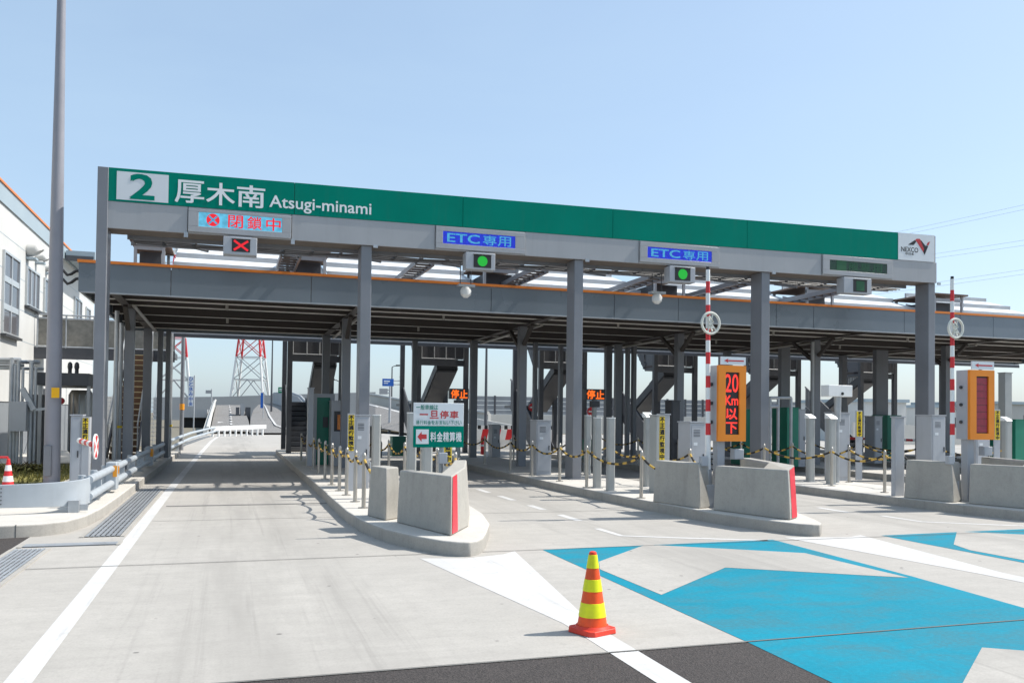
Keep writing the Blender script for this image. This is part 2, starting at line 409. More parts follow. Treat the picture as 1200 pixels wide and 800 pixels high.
def outline(dx, dy, xl, xr, back):
    nose = [(1.86, 14.4), (1.76, 13.0), (1.80, 12.2), (1.95, 11.2), (2.2, 10.45), (2.45, 10.02), (2.58, 9.88), (2.69, 9.83), (2.80, 9.90), (2.92, 10.12), (3.1, 10.6), (3.4, 11.5), (3.65, 12.7), (3.84, 14.5)]
    n = [(x + dx, y + dy) for x, y in nose]
    return [(xl, back), (xl, 18.5)] + n + [(xr, 17), (xr, back)]
ISL = [
    [(1.72, 36), (1.72, 16.4), (1.70, 16.35), (1.70, 13.4), (1.76, 12.2), (1.92, 11.2), (2.16, 10.5), (2.40, 10.03), (2.55, 9.88), (2.68, 9.83), (2.80, 9.92), (2.92, 10.12), (3.1, 10.58), (3.4, 11.45), (3.64, 12.65), (3.84, 14.5), (3.9, 17), (3.9, 36)],
    [(6.84, 36), (6.86, 18.5), (6.98, 15.5), (7.09, 13.8), (7.22, 12.1), (7.46, 11.1), (7.70, 10.5), (7.84, 10.38), (7.95, 10.37), (8.08, 10.5), (8.3, 10.95), (8.55, 11.6), (8.8, 12.8), (9.0, 14.6), (9.06, 17), (9.06, 36)]]
for k in (1, 2, 3, 4): ISL.append([(x + 5.16 * k, y + .1 * k) if y < 30 else (x + 5.16 * k, y) for x, y in ISL[1]])
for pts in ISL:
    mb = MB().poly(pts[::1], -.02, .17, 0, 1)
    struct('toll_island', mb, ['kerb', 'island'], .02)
# left pavement with its kerb
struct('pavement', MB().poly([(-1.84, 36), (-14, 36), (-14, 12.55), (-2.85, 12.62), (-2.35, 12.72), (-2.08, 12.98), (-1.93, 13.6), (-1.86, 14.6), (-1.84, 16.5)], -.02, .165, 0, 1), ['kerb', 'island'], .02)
kj = MB().box(-3.404, -3.396, 12.613, 12.66, .0, .166).box(-2.624, -2.616, 12.662, 12.70, .0, .166)
struct('kerb_joint', kj, 'joint_soft')
struct('grass_strip', MB().quad([(-9, 19.6, .175), (-3.35, 19.6, .175), (-3.2, 27, .175), (-9, 27, .175)]), 'grass')
gb = MB(); random.seed(3)
for i in range(2600):
    x = random.uniform(-8, -3.3); y = random.uniform(19.6, 25); hgt = random.uniform(.04, .16); a = random.uniform(0, 6.28)
    dx, dy = math.cos(a) * .02, math.sin(a) * .02
    gb.quad([(x - dx, y - dy, .17), (x + dx, y + dy, .17), (x + random.uniform(-.05, .05), y + random.uniform(-.05, .05), .17 + hgt)])
o = gb.build('grass', 'grass'); o['kind'] = 'stuff'

# drain gratings set in the road
def grating(x0, x1, y0, y1, across, label):
    t = thing('drain_grate', label, 'drain grate', ((x0 + x1) / 2, y0, 0), 'drain gratings along the left kerb')
    MB().quad([(x0, y0, .004), (x1, y0, .004), (x1, y1, .004), (x0, y1, .004)]).build('trench_shade', 'shade_gap' if not across else 'dark', t)  # flat dark sheet paints the shade below the bars
    b = MB()
    if across:
        b.box(x0, x1, y0 + .02, y1 - .02, .005, .012)
    else:
        n = 7; s = (x1 - x0) / n
        for i in range(n): b.box(x0 + i * s + s * .18, x0 + (i + 1) * s - s * .18, y0, y1, .005, .014)
        y = y0
        while y < y1: b.box(x0, x1, y, y + .018, .005, .011); y += .25
    b.build('bars', 'galv', t)
    MB().box(x0 - .05, x0, y0 - .03, y1, .0, .012).box(x1, x1 + .05, y0 - .03, y1, 0, .012).build('frame', 'kerb', t)
grating(-2.40, -2.06, 5.7, 11.55, False, 'near steel drain grating beside the dark asphalt')
grating(-1.80, -1.36, 12.5, 19.9, False, 'long steel drain grating between left kerb and white line')
grating(-2.36, -1.32, 11.72, 11.98, True, 'narrow steel channel cover crossing between the two drain gratings')

# ================================================================== SIGN GANTRY
zb = lambda X: 5.320 + .0050 * X
zg = lambda X: 5.868 + .0058 * X
zt = lambda X: 6.542 + .0090 * X
GX0, GX1, GY = -2.43, 18.28, 18.95
gan = thing('sign_gantry', 'long grey toll gantry carrying a green board with white station name', 'gantry', (7.8, 19.2, 0))
PX = [(-2.62, -2.42), (2.64, 2.87), (7.66, 7.88), (12.78, 13.02), (18.06, 18.28)]
def slab(mb, x0, x1, y0, y1, f0, f1, mi=0):
    return mb.hexa([(x0, y0, f0(x0)), (x1, y0, f0(x1)), (x1, y1, f0(x1)), (x0, y1, f0(x0)), (x0, y0, f1(x0)), (x1, y0, f1(x1)), (x1, y1, f1(x1)), (x0, y1, f1(x0))], mi)
for i, (a, b) in enumerate(PX):
    top = zt(a) if i == 0 else zb(a) - .002
    y0 = GY - .03 if i == 0 else GY + .06
    MB().box(a, b, y0, 19.5, .17, top).build('post', 'steel', gan, .008)
    MB().box(a - .09, b + .09, y0 - .06, 19.58, .171, .195).build('base_plate', 'steel', gan)
# beam: grey panels with hairline gaps, a green board above
cuts = [GX0, -.92, 1.15, 4.27, 6.39, 9.30, 11.49, 14.54, 16.77, GX1]
gp = MB()
for a, b in zip(cuts[:-1], cuts[1:]): slab(gp, a + .006, b - .006, GY, GY + .05, zb, lambda X: zg(X) - .004)
gp.build('beam_panel', 'panel', gan, .004)
bb = MB(); slab(bb, GX0, GX1, GY + .051, GY + .66, lambda X: zb(X) + .004, zt)
bb.build('beam', 'gantry_soffit', gan)
gs = MB(); cg = [GX0, 1.2, 4.9, 8.6, 12.3, 16.97]
for a, b in zip(cg[:-1], cg[1:]): slab(gs, a + .005, b - .005, GY - .012, GY + .05, zg, zt)
board = gs.build('sign_board', 'green', gan)
sh = lambda X: .006 * X
nb = MB(); slab(nb, -2.27, -1.30, GY - .016, GY - .010, lambda X: 5.905 + sh(X), lambda X: 6.475 + sh(X)); nump = nb.build('number_panel', 'sign_white', board)
t = MB(); write(t, '2', (-2.01, -1.58, 5.945, 6.435), GY - .020, .035, zf=sh); t.build('number', 'green', nump)
t = MB()
for i, ch in enumerate('厚木南'):
    x = -1.17 + i * .605; write(t, ch, (x, x + .55, 5.945, 6.40), GY - .017, .022, zf=sh)
write(t, 'Atsugi-minami', (.69, 2.83, 5.905, 6.235), GY - .017, .018, zf=sh)
t.build('station_name', 'sign_text', board)
lp = MB(); slab(lp, 16.972, 18.19, GY - .016, GY + .05, zg, zt); logo = lp.build('logo_panel', 'sign_white', gan)
def lz(px, py): q = onY(px, py, GY - .02); return (q.x, GY - .020, q.z)
L = lambda *p: [lz(1050 + x / 20, 260 + y / 20) for x, y in p]
k1 = MB().quad(L((280, 535), (420, 540), (475, 462), (445, 425))).quad(L((575, 430), (600, 445), (690, 560), (690, 600), (668, 775), (640, 700), (660, 640))).quad(L((695, 560), (760, 560), (672, 775), (668, 690)))
k1.build('logo_mark', 'black', logo)
k2 = MB().quad(L((450, 422), (490, 395), (560, 398), (590, 445), (660, 640), (645, 720), (490, 470))).quad(L((715, 540), (745, 485), (800, 460), (762, 556)))
k2.build('logo_mark', 'dark_red', logo)
t = MB(); a = lz(1056.2, 293.5); b = lz(1076, 289.7); write(t, 'NEXCO', (a[0], b[0], a[2] - .02, b[2] - .02), GY - .020, .02)
a = lz(1061, 298.6); b = lz(1071, 296.2); write(t, '中日本', (a[0], b[0], a[2], b[2]), GY - .020, .01); t.build('logo_lettering', 'black', logo)
# cable ladder hung behind the beam
tr = MB()
for y in (19.66, 20.35): tr.bar((GX0 + .3, y, zb(GX0) - .03), (GX1 - .4, y, zb(GX1) - .03), .045, .09)
x = GX0 + .4
while x < GX1 - .5:
    tr.bar((x, 19.62, zb(x) - .03), (x, 20.4, zb(x) - .03), .04, .06)
    if int((x + 3) / .62) % 3 == 0: tr.bar((x, 19.64, zb(x)), (x, 19.64, zb(x) + .5), .03, .03); tr.bar((x, 20.36, zb(x) - .06), (x + .25, 19.7, zb(x) - .22), .035, .05)
    x += .62
tr.build('cable_ladder', 'steel', gan)
cb = MB()
for k in range(3): cb.tube([(GX0 + .4 + i * .62, 19.8 + .14 * k, zb(GX0 + i * .62) - .07 + .015 * math.sin(i * 1.7 + k)) for i in range(33)], .018, 6)
cb.build('cable', 'dark', gan)
# bright bolt caps at panel bottoms
for (a, b) in PX[1:]: MB().box(b + .02, b + .12, GY - .02, GY + .01, zb(b) - .05, zb(b) + .015).build('bracket', 'galv', gan)
for x in (-.95, 1.18): MB().box(x - .04, x + .04, GY - .02, GY + .01, zb(x) - .09, zb(x) + .02).build('bracket', 'galv', gan)

# ---- lane displays hung on the beam
def led_sign(x0, x1, z0, z1, sx0, sx1, sz0, sz1, label, screen):
    t = thing('lane_display', label, 'LED sign', ((x0 + x1) / 2, GY - .02, z0), 'LED boards in the gantry beam')
    b = MB(); fy0, fy1 = GY - .05, GY - .003
    b.box(x0, x1, fy0, fy1, z0, sz0 - .002).box(x0, x1, fy0, fy1, sz1 + .002, z1).box(x0, sx0 - .002, fy0, fy1, sz0 - .002, sz1 + .002).box(sx1 + .002, x1, fy0, fy1, sz0 - .002, sz1 + .002)
    b.build('housing', 'panel', t, .006)
    return t, MB().box(sx0, sx1, GY - .035, GY - .004, sz0, sz1).build('screen', screen, t)
t, s = led_sign(-.91, 1.14, 5.345, 5.82, -.71, .95, 5.465, 5.76, 'gantry display with red closed lettering on pale blue', 'led_sky')
a = MB(); ya = GY - .039
for i, ch in enumerate('閉鎖中'): write(a, ch, (-.13 + i * .38, .16 + i * .38, 5.485, 5.745), ya, .02)
a.build('lettering', 'led_red', s)
a = MB(); c = [(-.43 + .13 * math.cos(q * math.pi / 12), ya, 5.615 + .13 * math.sin(q * math.pi / 12)) for q in range(24)]; a.quad(c); a.build('cross_disc', 'led_red', s)
a = MB()
for sg in (-1, 1): a.bar((-.43 - .08, ya - .004, 5.615 - .08 * sg), (-.43 + .08, ya - .004, 5.615 + .08 * sg), .004, .035)
a.build('cross_mark', 'led_cyan', s)
def etc(x0, x1, z0, z1, sx0, sx1, sz0, sz1, label):
    t, s = led_sign(x0, x1, z0, z1, sx0, sx1, sz0, sz1, label, 'led_blue')
    a = MB(); w = sx1 - sx0; hh = sz1 - sz0
    write(a, 'ETC', (sx0 + .06 * w, sx0 + .50 * w, sz0 + .16 * hh, sz1 - .14 * hh), GY - .039, .03)
    for i, ch in enumerate('専用'): write(a, ch, (sx0 + (.55 + .205 * i) * w, sx0 + (.55 + .205 * i + .185) * w, sz0 + .10 * hh, sz1 - .10 * hh), GY - .039, .015)
    a.build('lettering', 'led_cyan', s)
etc(4.28, 6.38, 5.375, 5.87, 4.44, 6.14, 5.49, 5.765, 'blue gantry display above the second lane, left of the striped pole')
etc(9.31, 11.48, 5.40, 5.89, 9.51, 11.27, 5.51, 5.775, 'blue gantry display above the third lane, behind the striped pole top')
t, s = led_sign(14.55, 16.76, 5.425, 5.93, 14.76, 16.58, 5.545, 5.81, 'dark unlit green display at the right end of gantry', 'led_unlit')
a = MB()
for i, ch in enumerate('一般専用'): write(a, ch, (14.98 + i * .38, 15.28 + i * .38, 5.575, 5.79), GY - .039, .02)
a.build('lettering', 'led_unlit_txt', s)
def signal(x0, x1, z0, z1, sx0, sx1, sz0, sz1, label, kind):
    t = thing('lane_signal', label, 'lane signal', ((x0 + x1) / 2, GY - .1, z0), 'lane signals hung under the gantry')
    MB().box(x0, x1, GY - .14, GY + .16, z0, z1).build('housing', 'cabinet', t, .012)
    MB().box(x0 + .1, x1 - .1, GY - .02, GY + .04, z1, zb(x0) + .01).build('hanger', 'steel', t)
    s = MB().box(sx0, sx1, GY - .150, GY - .141, sz0, sz1).build('screen', 'led_dark', t)
    v = MB(); d = MB(); cx = (sx0 + sx1) / 2; cz = (sz0 + sz1) / 2; r = min(sx1 - sx0, sz1 - sz0) * .40
    if kind == 'x':
        for sg in (-1, 1): v.bar((sx0 + .04, GY - .153 - .001 * sg, cz - sg * (sz1 - sz0) * .38), (sx1 - .04, GY - .153 - .001 * sg, cz + sg * (sz1 - sz0) * .38), .002, .045)
        v.build('red_cross', 'led_red', s)
    elif kind == 'o':
        v.quad([(cx + r * math.cos(q * math.pi / 16), GY - .153, cz + r * math.sin(q * math.pi / 16)) for q in range(32)]); v.build('green_disc', 'led_green', s)
    else:
        v.box(cx - r, cx + r, GY - .153, GY - .151, cz - r, cz + r); v.build('green_panel', 'led_unlit_txt', s)
    hood = MB().box(sx0 - .015, sx1 + .015, GY - .20, GY - .141, sz1 + .004, sz1 + .014); hood.build('hood', 'cabinet', t)
signal(-.22, .45, 4.915, 5.285, -.05, .31, 4.975, 5.235, 'lane signal showing a red cross over the closed lane', 'x')
signal(4.95, 5.64, 4.935, 5.315, 5.13, 5.54, 4.98, 5.27, 'lane signal with bright green disc, left of the two', 'o')
signal(10.06, 10.76, 4.95, 5.335, 10.20, 10.62, 4.99, 5.30, 'lane signal with green disc beside the striped pole top', 'o')
signal(15.13, 16.0, 4.955, 5.37, 15.42, 15.85, 5.0, 5.32, 'lane signal with a dim green square at right end', 's')

# dome cameras hung behind the gantry
def cam_unit(px, py, label):
    q = onY(px, py, 19.9); t = thing('lane_camera', label, 'camera', (q.x, 19.9, q.z - .2), 'cameras hung behind the gantry')
    MB().tube([(q.x, 19.9, q.z + .05), (q.x, 19.9, q.z - .03), (q.x, 19.9, q.z - .13), (q.x, 19.9, q.z - .2)], [.10, .135, .125, .05], 16).build('dome', 'white', t)
    MB().box(q.x - .2, q.x + .2, 19.8, 20.0, q.z + .051, q.z + .11).build('mount', 'galv', t)
    MB().tube([(q.x - .14, 19.9, q.z + .1), (q.x - .14, 19.9, 5.36)], .012, 6).tube([(q.x + .12, 19.9, q.z + .1), (q.x + .12, 19.9, 5.36)], .012, 6).build('hanger_rod', 'dark', t)
cam_unit(546, 339, 'white dome camera on rods under the second lane signal')
cam_unit(770, 347, 'white dome camera under the third lane signal')

# ================================================================== CANOPY
CY0, CY1 = 21.0, 30.6
can = thing('toll_canopy', 'wide flat grey toll plaza canopy with orange edge line and dark underside', 'canopy', (12, 25.5, 0))
fp = MB(); x = -3.25; widths = [1.9, 3.1, 1.25, 3.2, 2.1, 1.3]; i = 0; joints = []
while x < 33:
    w_ = widths[i % 6]; fp.box(x + .006, x + w_ - .006, CY0, CY0 + .06, 4.27, 4.90); x += w_; i += 1
XR = x
fp.build('fascia', 'fascia', can, .004)
MB().box(-3.25, -3.19, CY0 + .061, CY1, 4.27, 4.90).box(XR - .06, XR, CY0 + .061, CY1, 4.27, 4.9).box(-3.25, XR, CY1, CY1 + .06, 4.27, 4.9).build('fascia', 'fascia', can)
MB().box(-3.27, XR + .02, CY0 - .025, CY0 + .08, 4.902, 4.965).box(-3.27, -3.19, CY0 + .081, CY1 + .08, 4.902, 4.965).build('orange_edge', 'orange_trim', can)
MB().box(-3.2, XR, CY0 - .015, CY0 + .10, 4.24, 4.268).build('drip_edge', 'galv', can)
# corrugated deck
dk = MB(); y = CY0 + .1
while y < CY1 - .05:
    dk.box(-3.18, XR - .07, y, y + .16, 4.70, 4.86); dk.box(-3.18, XR - .07, y + .16, y + .30, 4.76, 4.86); y += .30
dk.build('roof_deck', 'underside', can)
for y in (22.8, 23.95, 26.1, 28.3, 30.2):
    MB().box(-3.15, XR - .1, y - .01, y + .01, 4.36, 4.698).box(-3.15, XR - .1, y - .05, y + .05, 4.335, 4.358, 1).build('purlin', ['beam', 'lit_flange'], can)
COLX = [-2.55, 3.0, 8.15, 13.35, 18.42, 23.85, 29.0]
for i, cx in enumerate(COLX):
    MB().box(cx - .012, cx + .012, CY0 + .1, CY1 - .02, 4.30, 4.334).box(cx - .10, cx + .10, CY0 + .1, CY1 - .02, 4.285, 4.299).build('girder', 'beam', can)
    base = .165
    for y, w_ in ((24.3, .115), (29.7, .12)):
        if i == 0 and y < 25: x0 = -2.52
        else: x0 = cx
        MB().box(x0 - w_, x0 + w_, y - .115, y + .115, base, 4.284).build('column', 'steel', can, .006)
    p = MB()
    p.tube([(cx - .26, 24.1, 4.2), (cx - .26, 24.1, .17)], .055, 10)
    if i in (0, 4): p.build('downpipe', 'pale_steel' if i == 4 else 'galv', can)
    MB().bar((cx, 24.46, 3.62), (cx, 25.5, 4.27), .1, .1).build('knee_brace', 'beam', can)
    MB().bar((cx, 24.14, 3.75), (cx, 23.4, 4.27), .1, .1).build('knee_brace', 'beam', can)
    if i < 6:
        r = MB(); r.tube([(cx + .22, 23.2, 4.24), (cx + .22, 29.6, 4.20)], .042, 8)
        r.build('roof_brace', 'brace', can)
        for y in (22.8, 26.1): MB().tube([(cx + 2.4, y, 4.334), (cx + 2.4, y, 4.2)], .035, 8).build('ceiling_lamp', 'brace', can)
for px0, px1, yy in ((184, 190, 30.1), (193.5, 199, 30.1), (915.5, 926, 26.6), (1027, 1041, 26.6), (722, 729, 28.5), (735, 738.5, 28.5), (742, 746, 28.5), (483.5, 489, 30.1), (626, 630, 29), (656, 660, 29.5)):
    qa, qb = onY(px0, 450, yy), onY(px1, 450, yy); MB().box(qa.x, qb.x, yy, yy + .2, .165, 4.27).build('column', 'steel', can, .006)
for y in (25.2, 27.3): MB().tube([(-3, y, 4.27), (XR - 1, y, 4.27)], .018, 6).build('conduit', 'beam', can)

# raised white roof lights over each lane, standing on the canopy
RZ = lambda y: 4.99 + (y - 22.3) * .30
roofs = [(-1.45, 1.25, 'white ribbed roof light over the closed lane'), (2.35, 6.35, 'white ribbed roof light behind the second gantry post'), (7.55, 11.5, 'white ribbed roof light behind the third gantry post'), (12.7, 16.7, 'white ribbed roof light behind the fourth gantry post'), (17.9, 21.6, 'white ribbed roof light behind the last gantry post'), (23.1, 26.8, 'white ribbed roof light farthest right on the canopy')]
for x0, x1, lab in roofs:
    t = thing('roof_light', lab, 'roof light', ((x0 + x1) / 2, 22.3, 4.87), 'roof lights on the canopy')
    b = MB(); ri = MB()
    for k in range(3):
        y = 22.3 + k * 1.05; ya, yb = y, y + .98; d_ = .10 * k
        b.hexa([(x0, ya, RZ(ya) - .05 + d_), (x1, ya, RZ(ya) - .05 + d_), (x1, yb, RZ(yb) - .05 + d_), (x0, yb, RZ(yb) - .05 + d_), (x0, ya, RZ(ya) + d_), (x1, ya, RZ(ya) + d_), (x1, yb, RZ(yb) + d_), (x0, yb, RZ(yb) + d_)])
        ri.box(x0, x1, yb + .002, yb + .07, RZ(yb) - .1 + d_, RZ(yb) + .13 + d_)
    b.build('sheet', 'roof_white', t); ri.build('riser', 'pale_steel', t)
    MB().box(x0 - .03, x1 + .03, 22.22, 22.29, 4.865, 5.03).build('eave_trim', 'roof_white', t)
    for xa in (x0, x1 - .05): MB().prism([(xa, 22.3, 4.866), (xa + .05, 22.3, 4.866), (xa + .05, 25.4, 4.866), (xa, 25.4, 4.866)], [(xa, 22.3, 4.93), (xa + .05, 22.3, 4.93), (xa + .05, 25.4, 5.86), (xa, 25.4, 5.86)]).build('side_wall', 'pale_steel', t)
# equipment frames between the roof lights
eq = [(-2.3, -1.6), (1.35, 2.25), (6.45, 7.45), (11.6, 12.6), (16.8, 17.8), (21.7, 22.9)]
ql = ['leftmost dark equipment box on canopy behind the first gantry post', 'dark equipment box on canopy just left of the second gantry post', 'dark equipment box on canopy right of the left dome camera', 'dark equipment box on canopy behind the top of the striped pole', 'dark equipment box on canopy below the unlit gantry display', 'dark equipment box on canopy right of the last gantry post']
for (x0, x1), lab in zip(eq, ql):
    t = thing('equipment_box', lab, 'equipment box', ((x0 + x1) / 2, 22.6, 4.87), 'equipment boxes on the canopy')
    MB().box(x0 + .1, x1 - .1, 22.9, 24.2, 4.95, 5.55).build('case', 'stair', t, .01)
    f = MB()
    for x in (x0, x1 - .07):
        for y in (22.6, 24.3): f.box(x, x + .07, y, y + .07, 4.866, 5.75)
    f.box(x0, x1, 22.61, 22.66, 5.55, 5.65)
    f.build('frame', 'pale_steel', t)
    MB().box(x0 - .1, x1 + .1, 22.5, 24.5, 5.751, 5.80).build('cover', 'underside', t)
# cable racks running back from the gantry to the canopy
for i, (px, lab) in enumerate(((508, 'cable rack reaching back left of the second lane signal'), (642, 'cable rack reaching back just left of the third gantry post'), (778, 'cable rack reaching back left of the third lane signal'), (880, 'cable rack reaching back just left of the fourth gantry post'), (1000, 'cable rack reaching back under the unlit gantry display'), (352, 'cable rack reaching back above the closed lane, left of second post'))):
    q = onY(px, 300, 20.4)
    t = thing('cable_rack', lab, 'cable rack', (q.x, 20.4, 5.2), 'cable racks between gantry and canopy')
    z = zb(q.x) - .06
    for xo in (0, -.42): MB().bar((q.x + xo, 20.4, z), (q.x + xo, 24.2, z - .02), .05, .12).build('rail', 'steel', t)
    y = 20.6
    while y < 24.2: MB().box(q.x - .42, q.x, y, y + .07, z - .03, z + .01).build('rung', 'beam', t); y += .36
    MB().box(q.x - .5, q.x + .08, 24.2, 24.35, z - .12, z + .08).build('end_box', 'black', t)
    MB().box(q.x - .04, q.x, 23.4, 23.46, 4.866, z - .05).box(q.x - .44, q.x - .4, 23.4, 23.46, 4.866, z - .05).build('support_leg', 'steel', t)

# ================================================================== ISLAND FURNITURE
ISN = ['nearest island', 'middle island', 'right island', 'fourth island', 'fifth island']
ISW = ['on the nearest island with the stop sign', 'on the island with the lit orange display', 'on the right island with the red unlit display', 'on the far right island']
ISR = ['island with the stop sign', 'island with the lit orange display', 'island with the unlit red display', 'far right island']
# concrete crash blocks
def loft(b, lo, shrink, z0, ztop, mi=0, cen=None):
    cx = sum(p[0] for p in lo) / len(lo); cy = sum(p[1] for p in lo) / len(lo)
    hi = []
    for i, (x, y) in enumerate(lo):
        d = Vector((cx - x, cy - y)); d = d.normalized() * shrink if d.length > 0 else d
        hi.append((x + d.x, y + d.y, ztop(x, y)))
    b.prism([(x, y, z0) for x, y in lo], hi, mi)
def crash_block(dx, dy, long_rear, lab, C=(3.03, 11.20), D=(3.40, 12.5)):
    t = thing('crash_barrier', lab, 'concrete barrier', (2.7 + dx, 11 + dy, .17), 'concrete barriers at the island noses')
    P = lambda *pts: [(x + dx, y + dy) for x, y in pts]
    zt_ = lambda x, y: .90 + .03 * (x - dx - 2.2)
    b = MB()
    ux, uy = C; vx, vy = D
    lo = P((2.18, 11.83), (2.58, 10.36), (ux, uy), (vx, vy), (vx - .24, vy + .06), (ux - .19, uy + .22 + (uy < 11) * .25), (2.64, 11.10), (2.42, 11.9))
    hi = P((2.21, 11.83), (2.605, 10.46), (ux - .05, uy + .01), (vx - .06, vy), (vx - .23, vy + .06), (ux - .20, uy + .22 + (uy < 11) * .25), (2.64, 11.13), (2.41, 11.9))
    zz = [.885, .895, .965, .985, .985, .965, .895, .885]
    b.prism([(x, y, .171) for x, y in lo], [(x, y, z) for (x, y), z in zip(hi, zz)])
    b.build('front_block', 'block', t, .018)
    # red reflective stripe with white edge on the nose face
    n = Vector((uy - 10.36, -(ux - 2.58), 0)).normalized() * .007
    A0 = Vector((2.58 + dx, 10.36 + dy, .19)) + n; C0 = Vector((ux + dx, uy + dy, .19)) + n
    A1 = Vector((2.605 + dx, 10.46 + dy, .880)) + n; C1 = Vector((ux - .05 + dx, uy + .01 + dy, .945)) + n
    def q(u0, u1): return [A0.lerp(C0, u0), A0.lerp(C0, u1), A1.lerp(C1, u1), A1.lerp(C1, u0)]
    MB().quad(q(.06, .36) if uy > 11 else q(.22, .92)).build('red_stripe', 'red_stripe', t)
    r = MB(); e = long_rear
    lo = P((1.91 - e * .14, 12.71 + e), (2.07, 12.06), ((2.33, 12.30) if uy > 11 else (2.40, 12.18)), (2.17 - e * .14, 12.80 + e))
    loft(r, lo, .05, .171, lambda x, y: .90)
    r.build('rear_block', 'block', t, .018)
crash_block(0, 0, 0, 'low concrete barrier with red stripe under the stop sign')
crash_block(5.24, .52, .55, 'low concrete barrier with red stripe below the lit orange display', (2.88, 10.60), (3.25, 12.3))
crash_block(10.45, .52, .35, 'low concrete barrier below the unlit red display at right edge', (2.88, 10.60), (3.25, 12.3))

# stainless rope posts
def rope_post(loc, lab, grp, first=[]):
    if not first:
        t = thing('rope_post', lab, 'post', loc, grp)
        MB().cyl(0, 0, .008, .83, .033, .031, 12).build('tube', 'stainless', t, local=True)
        MB().tube([(0, 0, .83), (0, 0, .855), (0, 0, .87)], [.031, .024, .006], 12).build('cap', 'stainless', t, local=True)
        MB().cyl(0, 0, .0, .012, .085, .085, 16).build('base_flange', 'stainless', t, local=True)
        MB().tube([(.034, -.012, .77), (.06, -.03, .77), (.034, -.045, .75)], .007, 6).build('hook', 'stainless', t, local=True)
        first.append(t); return t
    c = copy_tree(first[0]); put(c, loc, lab, grp); return c
def rope(posts, lab, grp, sag=.16, end=None):
    pts = []; P = [Vector((x, y, .17 + .77)) for x, y in posts]
    if end: P = [Vector(end)] + P
    for a, b_ in zip(P[:-1], P[1:]):
        n = max(6, int((b_ - a).length / .055))
        for i in range(n): u = i / n; p = a.lerp(b_, u); p.z -= sag * 4 * u * (1 - u) * min(1.3, (b_ - a).length / 1.6); pts.append(p)
    pts.append(P[-1])
    o = MB().tube(pts, .022, 8, lambda i: (i // 3) % 2).build('barrier_rope', ['rope_yellow', 'rope_black'])
    tag(o, lab, 'rope', grp)
LEFT = [[(2.01, 13.76), (2.01, 14.75), (2.02, 15.98), (2.0, 16.9), (2.01, 18.33), (2.04, 20.0), (2.06, 21.74), (2.1, 23.6), (2.1, 25.6), (2.1, 27.8)],
        [(7.18, 14.45), (7.10, 16.83), (7.14, 18.5), (7.1, 20.3), (7.12, 22.1), (7.3, 25.2), (7.1, 27.6), (7.1, 30)],
        [(12.76, 14.6), (12.80, 16.3), (12.4, 18.3), (12.3, 20.2), (12.3, 22.4), (12.3, 25), (12.3, 28)],
        [(17.7, 17.0), (17.6, 18.8), (17.5, 21), (17.5, 23.4), (17.5, 26)]]
RIGHT = [[(3.55, 14.0), (3.62, 15.6), (3.66, 17.2), (3.66, 19.0), (3.66, 21), (3.66, 23.4), (3.66, 26)],
         [(8.72, 15.4), (8.78, 17.3), (8.8, 19.5), (8.7, 21.9), (8.75, 24.4), (8.8, 27)],
         [(13.9, 15.4), (14.0, 17.2), (14.0, 19.4), (14.0, 21.8), (14.0, 24.4)],
         [(19.0, 17.4), (19.1, 20), (19.1, 23)]]
g_ = 'stainless rope posts along the toll islands'
for k in range(4):
    for side, rows in (('left', LEFT), ('right', RIGHT)):
        for j, (x, y) in enumerate(rows[k]):
            rope_post((x, y, .17), f'{ORD[j]} stainless post from the front, {side} kerb, {ISN[k]}', g_)
        rope(rows[k], f'yellow and black rope along {side} kerb of the {ISR[k]}', 'yellow and black barrier ropes', end=(rows[k][0][0] + (.1 if side == 'left' else -.15), rows[k][0][1] - .75, .72) if k < 3 else None)

# vehicle sensor posts: square grey posts with slanted white caps, and plain round-edged ones
def sensor_post(loc, h, w_, lab, slant=True, grp='grey sensor posts on the islands'):
    t = thing('sensor_post', lab, 'sensor post', loc, grp); x, y, z = loc; r = w_ / 2; c = r * .35
    o8 = [(-r + c, -r), (r - c, -r), (r, -r + c), (r, r - c), (r - c, r), (-r + c, r), (-r, r - c), (-r, -r + c)]
    MB().poly([(x + a, y + b_) for a, b_ in o8], z, z + h).build('body', 'bollard', t)
    if slant:
        MB().prism([(x - r - .01, y - r - .02, z + h + .001), (x + r + .01, y - r - .02, z + h + .001), (x + r + .01, y + r + .01, z + h + .001), (x - r - .01, y + r + .01, z + h + .001)],
                   [(x - r - .01, y - r + .03, z + h + .05), (x + r + .01, y - r + .03, z + h + .05), (x + r + .01, y + r + .01, z + h + .11), (x - r - .01, y + r + .01, z + h + .11)]).build('slanted_cap', 'white', t)
    else:
        MB().poly([(x + a * 1.04, y + b_ * 1.04) for a, b_ in o8], z + h + .001, z + h + .02).build('cap', 'white', t)
    MB().box(x - r * 1.3, x + r * 1.3, y - r * 1.3, y + r * 1.3, z, z + .012).build('base_plate', 'galv', t)
    MB().box(x - r * .5, x + r * .5, y - r - .004, y - r - .001, z + .5, z + h - .12).build('lens', 'dark', t) if False else None
    return t
I2w = 'on the island with the lit orange display'
sensor_post((7.27, 16.68, .17), 1.45, .15, 'tall plain grey post, left one of the close pair left of the striped pole', False)
sensor_post((7.25, 15.97, .17), 1.45, .15, 'tall plain grey post, right one of the close pair left of the striped pole', False)
sensor_post((8.52, 16.85, .17), 1.48, .16, 'grey post with white slanted cap beside yellow notice, left of striped pole')
sensor_post((8.62, 20.4, .17), 1.5, .15, 'plain grey post right behind the middle gantry post', False)
sensor_post((13.13, 17.5, .17), 1.5, .17, 'grey post with white slanted cap right of the lit orange display')
sensor_post((13.13, 16.75, .17), 1.5, .18, 'front grey post with slanted cap beside the camera box on the right island')
sensor_post((3.05, 15.2, .17), 1.5, .16, 'grey post just left of the stop sign', False)
